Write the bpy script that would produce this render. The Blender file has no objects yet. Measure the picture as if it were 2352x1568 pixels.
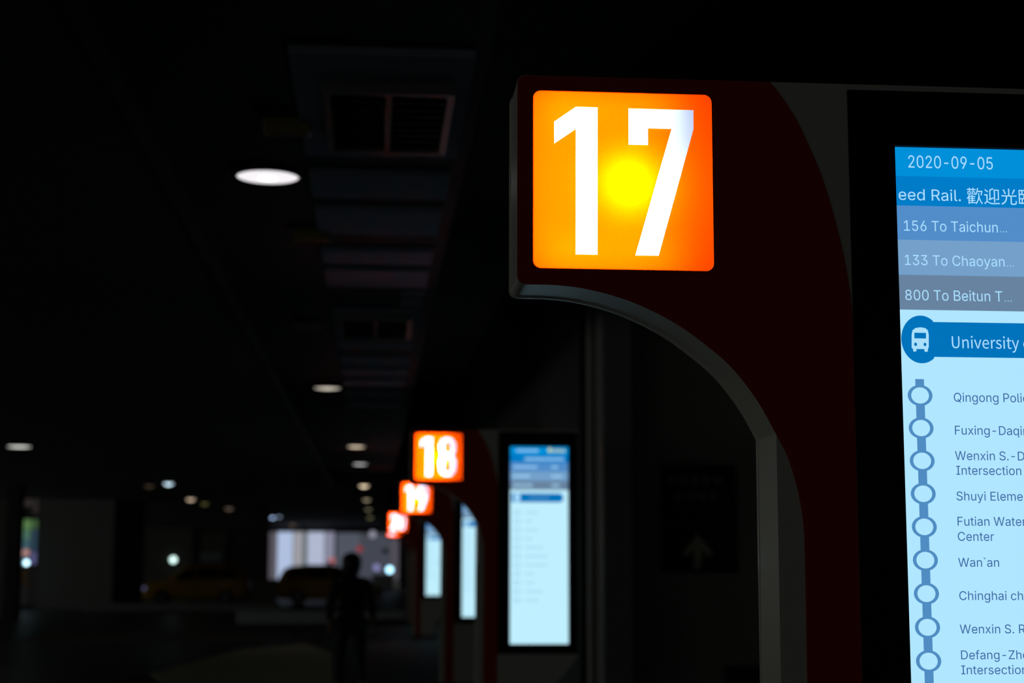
import bpy, bmesh, math, random, json
from mathutils import Vector, Matrix
from math import sin, cos, tan, atan2, pi, radians
random.seed(5)
scene = bpy.context.scene
COL = scene.collection

# ------------------------------------------------------------------ camera
EYE = Vector((0, 0, 1.6)); FPX = 3700.0
_y, _p, _r = radians(4.85), radians(7.79), radians(0.14)
FWD = Vector((sin(_y)*cos(_p), cos(_y)*cos(_p), sin(_p)))
_rt = Vector((cos(_y), -sin(_y), 0)); _up = _rt.cross(FWD)
RT = _rt*cos(_r)+_up*sin(_r); UP = _up*cos(_r)-_rt*sin(_r)
def ray(px, py): return FWD+RT*((px-1176)/FPX)+UP*((784-py)/FPX)
def onY(px, py, Y):
    d = ray(px, py); return EYE+d*(Y/d.y)
def onZ(px, py, Z):
    d = ray(px, py); return EYE+d*((Z-1.6)/d.z)
cd = bpy.data.cameras.new('camera'); cam = bpy.data.objects.new('camera', cd); COL.objects.link(cam)
M = Matrix((RT, UP, -FWD)).transposed().to_4x4(); M.translation = EYE
cam.matrix_world = M
cd.sensor_width = 36.0; cd.lens = 36.0*FPX/2352.0
cd.clip_end = 400; cd.clip_start = 0.05
cd.dof.use_dof = True; cd.dof.focus_distance = 3.75; cd.dof.aperture_fstop = 2.8
scene.camera = cam
vs = scene.view_settings
scene.display_settings.display_device = 'sRGB'
vs.view_transform = 'Standard'; vs.look = 'None'; vs.exposure = 0; vs.gamma = 1
try: vs.use_curve_mapping = False
except Exception: pass
try:
    scene.cycles.use_denoising = True
    scene.cycles.denoiser = 'OPENIMAGEDENOISE'
    scene.cycles.max_bounces = 8
    scene.cycles.sample_clamp_indirect = 4.0
    scene.cycles.sample_clamp_direct = 0
    scene.cycles.pixel_filter_type = 'BLACKMAN_HARRIS'
except Exception: pass

# ------------------------------------------------------------------ helpers
def lin(c):
    f = lambda v: (v/12.92 if v <= .04045 else ((v+.055)/1.055)**2.4)
    return tuple(f(v/255.0) for v in c)
MATS = {}
def mat(name, color, rough=.5, metal=0.0, spec=.5, bump=0.0, bscale=60, var=0.0, vscale=3.0, coat=0.0):
    if name in MATS: return MATS[name]
    m = bpy.data.materials.new(name); m.use_nodes = True
    nt = m.node_tree; b = nt.nodes['Principled BSDF']
    b.inputs['Base Color'].default_value = (*color, 1); b.inputs['Roughness'].default_value = rough
    b.inputs['Metallic'].default_value = metal; b.inputs['Specular IOR Level'].default_value = spec
    b.inputs['Coat Weight'].default_value = coat
    tc = nt.nodes.new('ShaderNodeTexCoord')
    if var > 0:
        n = nt.nodes.new('ShaderNodeTexNoise'); n.inputs['Scale'].default_value = vscale; n.inputs['Detail'].default_value = 5
        mx = nt.nodes.new('ShaderNodeMix'); mx.data_type = 'RGBA'
        mx.inputs['A'].default_value = (*[c*(1-var) for c in color], 1); mx.inputs['B'].default_value = (*[min(1, c*(1+var)) for c in color], 1)
        nt.links.new(tc.outputs['Object'], n.inputs['Vector']); nt.links.new(n.outputs['Fac'], mx.inputs['Factor'])
        nt.links.new(mx.outputs['Result'], b.inputs['Base Color'])
    if bump > 0:
        n = nt.nodes.new('ShaderNodeTexNoise'); n.inputs['Scale'].default_value = bscale; n.inputs['Detail'].default_value = 3
        bp = nt.nodes.new('ShaderNodeBump'); bp.inputs['Strength'].default_value = bump; bp.inputs['Distance'].default_value = .002
        nt.links.new(tc.outputs['Object'], n.inputs['Vector']); nt.links.new(n.outputs['Fac'], bp.inputs['Height'])
        nt.links.new(bp.outputs['Normal'], b.inputs['Normal'])
    MATS[name] = m; return m
def emit(name, srgb, k=1.0, rgb=None):
    if name in MATS: return MATS[name]
    m = bpy.data.materials.new(name); m.use_nodes = True; nt = m.node_tree
    nt.nodes.remove(nt.nodes['Principled BSDF'])
    e = nt.nodes.new('ShaderNodeEmission'); e.inputs['Color'].default_value = (*(rgb or lin(srgb)), 1); e.inputs['Strength'].default_value = k
    nt.links.new(e.outputs[0], nt.nodes['Material Output'].inputs['Surface'])
    MATS[name] = m; return m
def translucent(name, col):
    m = bpy.data.materials.new(name); m.use_nodes = True; nt = m.node_tree
    nt.nodes.remove(nt.nodes['Principled BSDF'])
    t = nt.nodes.new('ShaderNodeBsdfTranslucent'); t.inputs['Color'].default_value = (*col, 1)
    nt.links.new(t.outputs[0], nt.nodes['Material Output'].inputs['Surface'])
    MATS[name] = m; return m
def tag(o, label=None, cat=None, group=None, kind=None):
    if label: o['label'] = label
    if cat: o['category'] = cat
    if group: o['group'] = group
    if kind: o['kind'] = kind
    return o
def link(name, me, m=None, parent=None, loc=None):
    o = bpy.data.objects.new(name, me); COL.objects.link(o)
    if m is not None and me is not None and len(me.materials) == 0: me.materials.append(m)
    if parent: o.parent = parent
    if loc is not None: o.location = loc
    return o
def empty(name, loc=(0, 0, 0), rz=0.0):
    o = bpy.data.objects.new(name, None); COL.objects.link(o); o.empty_display_size = .1
    o.location = loc; o.rotation_euler = (0, 0, rz); return o
def copy_tree(o, parent=None):
    c = o.copy(); COL.objects.link(c); c.parent = parent
    for ch in list(o.children): copy_tree(ch, c)
    return c
def bm_mesh(bm, name, smooth=False):
    bmesh.ops.recalc_face_normals(bm, faces=bm.faces)
    me = bpy.data.meshes.new(name); bm.to_mesh(me); bm.free()
    if smooth:
        for p in me.polygons: p.use_smooth = True
    return me
def add_box(bm, c, s, mi=0, rz=0.0):
    v = []
    for dx in (-.5, .5):
        for dy in (-.5, .5):
            for dz in (-.5, .5):
                x, y = dx*s[0], dy*s[1]
                v.append(bm.verts.new((c[0]+x*cos(rz)-y*sin(rz), c[1]+x*sin(rz)+y*cos(rz), c[2]+dz*s[2])))
    for f in ((0, 1, 3, 2), (4, 6, 7, 5), (0, 4, 5, 1), (2, 3, 7, 6), (0, 2, 6, 4), (1, 5, 7, 3)):
        bm.faces.new([v[i] for i in f]).material_index = mi
def add_rev(bm, prof, c, axis='z', seg=32, mi=0, cap=True):
    """surface of revolution: prof = [(r, h)...]"""
    rings = []
    for r, h in prof:
        ring = []
        for k in range(seg):
            a = 2*pi*k/seg
            p = (r*cos(a), r*sin(a), h) if axis == 'z' else ((h, r*cos(a), r*sin(a)) if axis == 'x' else (r*cos(a), h, r*sin(a)))
            ring.append(bm.verts.new((c[0]+p[0], c[1]+p[1], c[2]+p[2])))
        rings.append(ring)
    for a, b in zip(rings, rings[1:]):
        for k in range(seg):
            bm.faces.new((a[k], a[(k+1) % seg], b[(k+1) % seg], b[k])).material_index = mi
    if cap:
        bm.faces.new(rings[0][::-1]).material_index = mi; bm.faces.new(rings[-1]).material_index = mi
def box_obj(name, c, s, m, parent=None, bevel=0.0, rz=0.0):
    bm = bmesh.new(); add_box(bm, c, s, 0, rz); o = link(name, bm_mesh(bm, name), m, parent)
    if bevel: bev(o, bevel)
    return o
def bev(o, w, seg=2):
    b = o.modifiers.new('bevel', 'BEVEL'); b.width = w; b.segments = seg; b.limit_method = 'ANGLE'; b.angle_limit = radians(40)
def plate_mesh(name, loops, y0, y1):
    """flat outline with holes in the x-z plane, thick from y0 to y1"""
    cu = bpy.data.curves.new(name, 'CURVE'); cu.dimensions = '2D'; cu.fill_mode = 'BOTH'; cu.extrude = abs(y1-y0)/2
    for lp in loops:
        s = cu.splines.new('POLY'); s.points.add(len(lp)-1)
        for p, (x, z) in zip(s.points, lp): p.co = (x, z, 0, 1)
        s.use_cyclic_u = True
    o = bpy.data.objects.new(name, cu)
    me = bpy.data.meshes.new_from_object(o); bpy.data.objects.remove(o); bpy.data.curves.remove(cu)
    ym = (y0+y1)/2
    for v in me.vertices:
        x, z, w = v.co; v.co = (x, ym-w, z)
    me.name = name; return me
def rrect(x0, z0, x1, z1, r, n=8):
    out = []
    for cx, cz, a0 in ((x1-r, z1-r, 0), (x0+r, z1-r, 90), (x0+r, z0+r, 180), (x1-r, z0+r, 270)):
        for k in range(n+1):
            a = radians(a0+90*k/n); out.append((cx+r*cos(a), cz+r*sin(a)))
    return out
def ellipse(cx, cz, rx, rz, n=48): return [(cx+rx*cos(2*pi*k/n), cz+rz*sin(2*pi*k/n)) for k in range(n)]
def smooth_open(pts, n=6):
    out = []
    for i in range(len(pts)-1):
        p0 = pts[max(i-1, 0)]; p1 = pts[i]; p2 = pts[i+1]; p3 = pts[min(i+2, len(pts)-1)]
        for k in range(n):
            t = k/n
            out.append(tuple(.5*((2*p1[j])+(-p0[j]+p2[j])*t+(2*p0[j]-5*p1[j]+4*p2[j]-p3[j])*t*t+(-p0[j]+3*p1[j]-3*p2[j]+p3[j])*t**3) for j in (0, 1)))
    out.append(tuple(pts[-1])); return out
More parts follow.
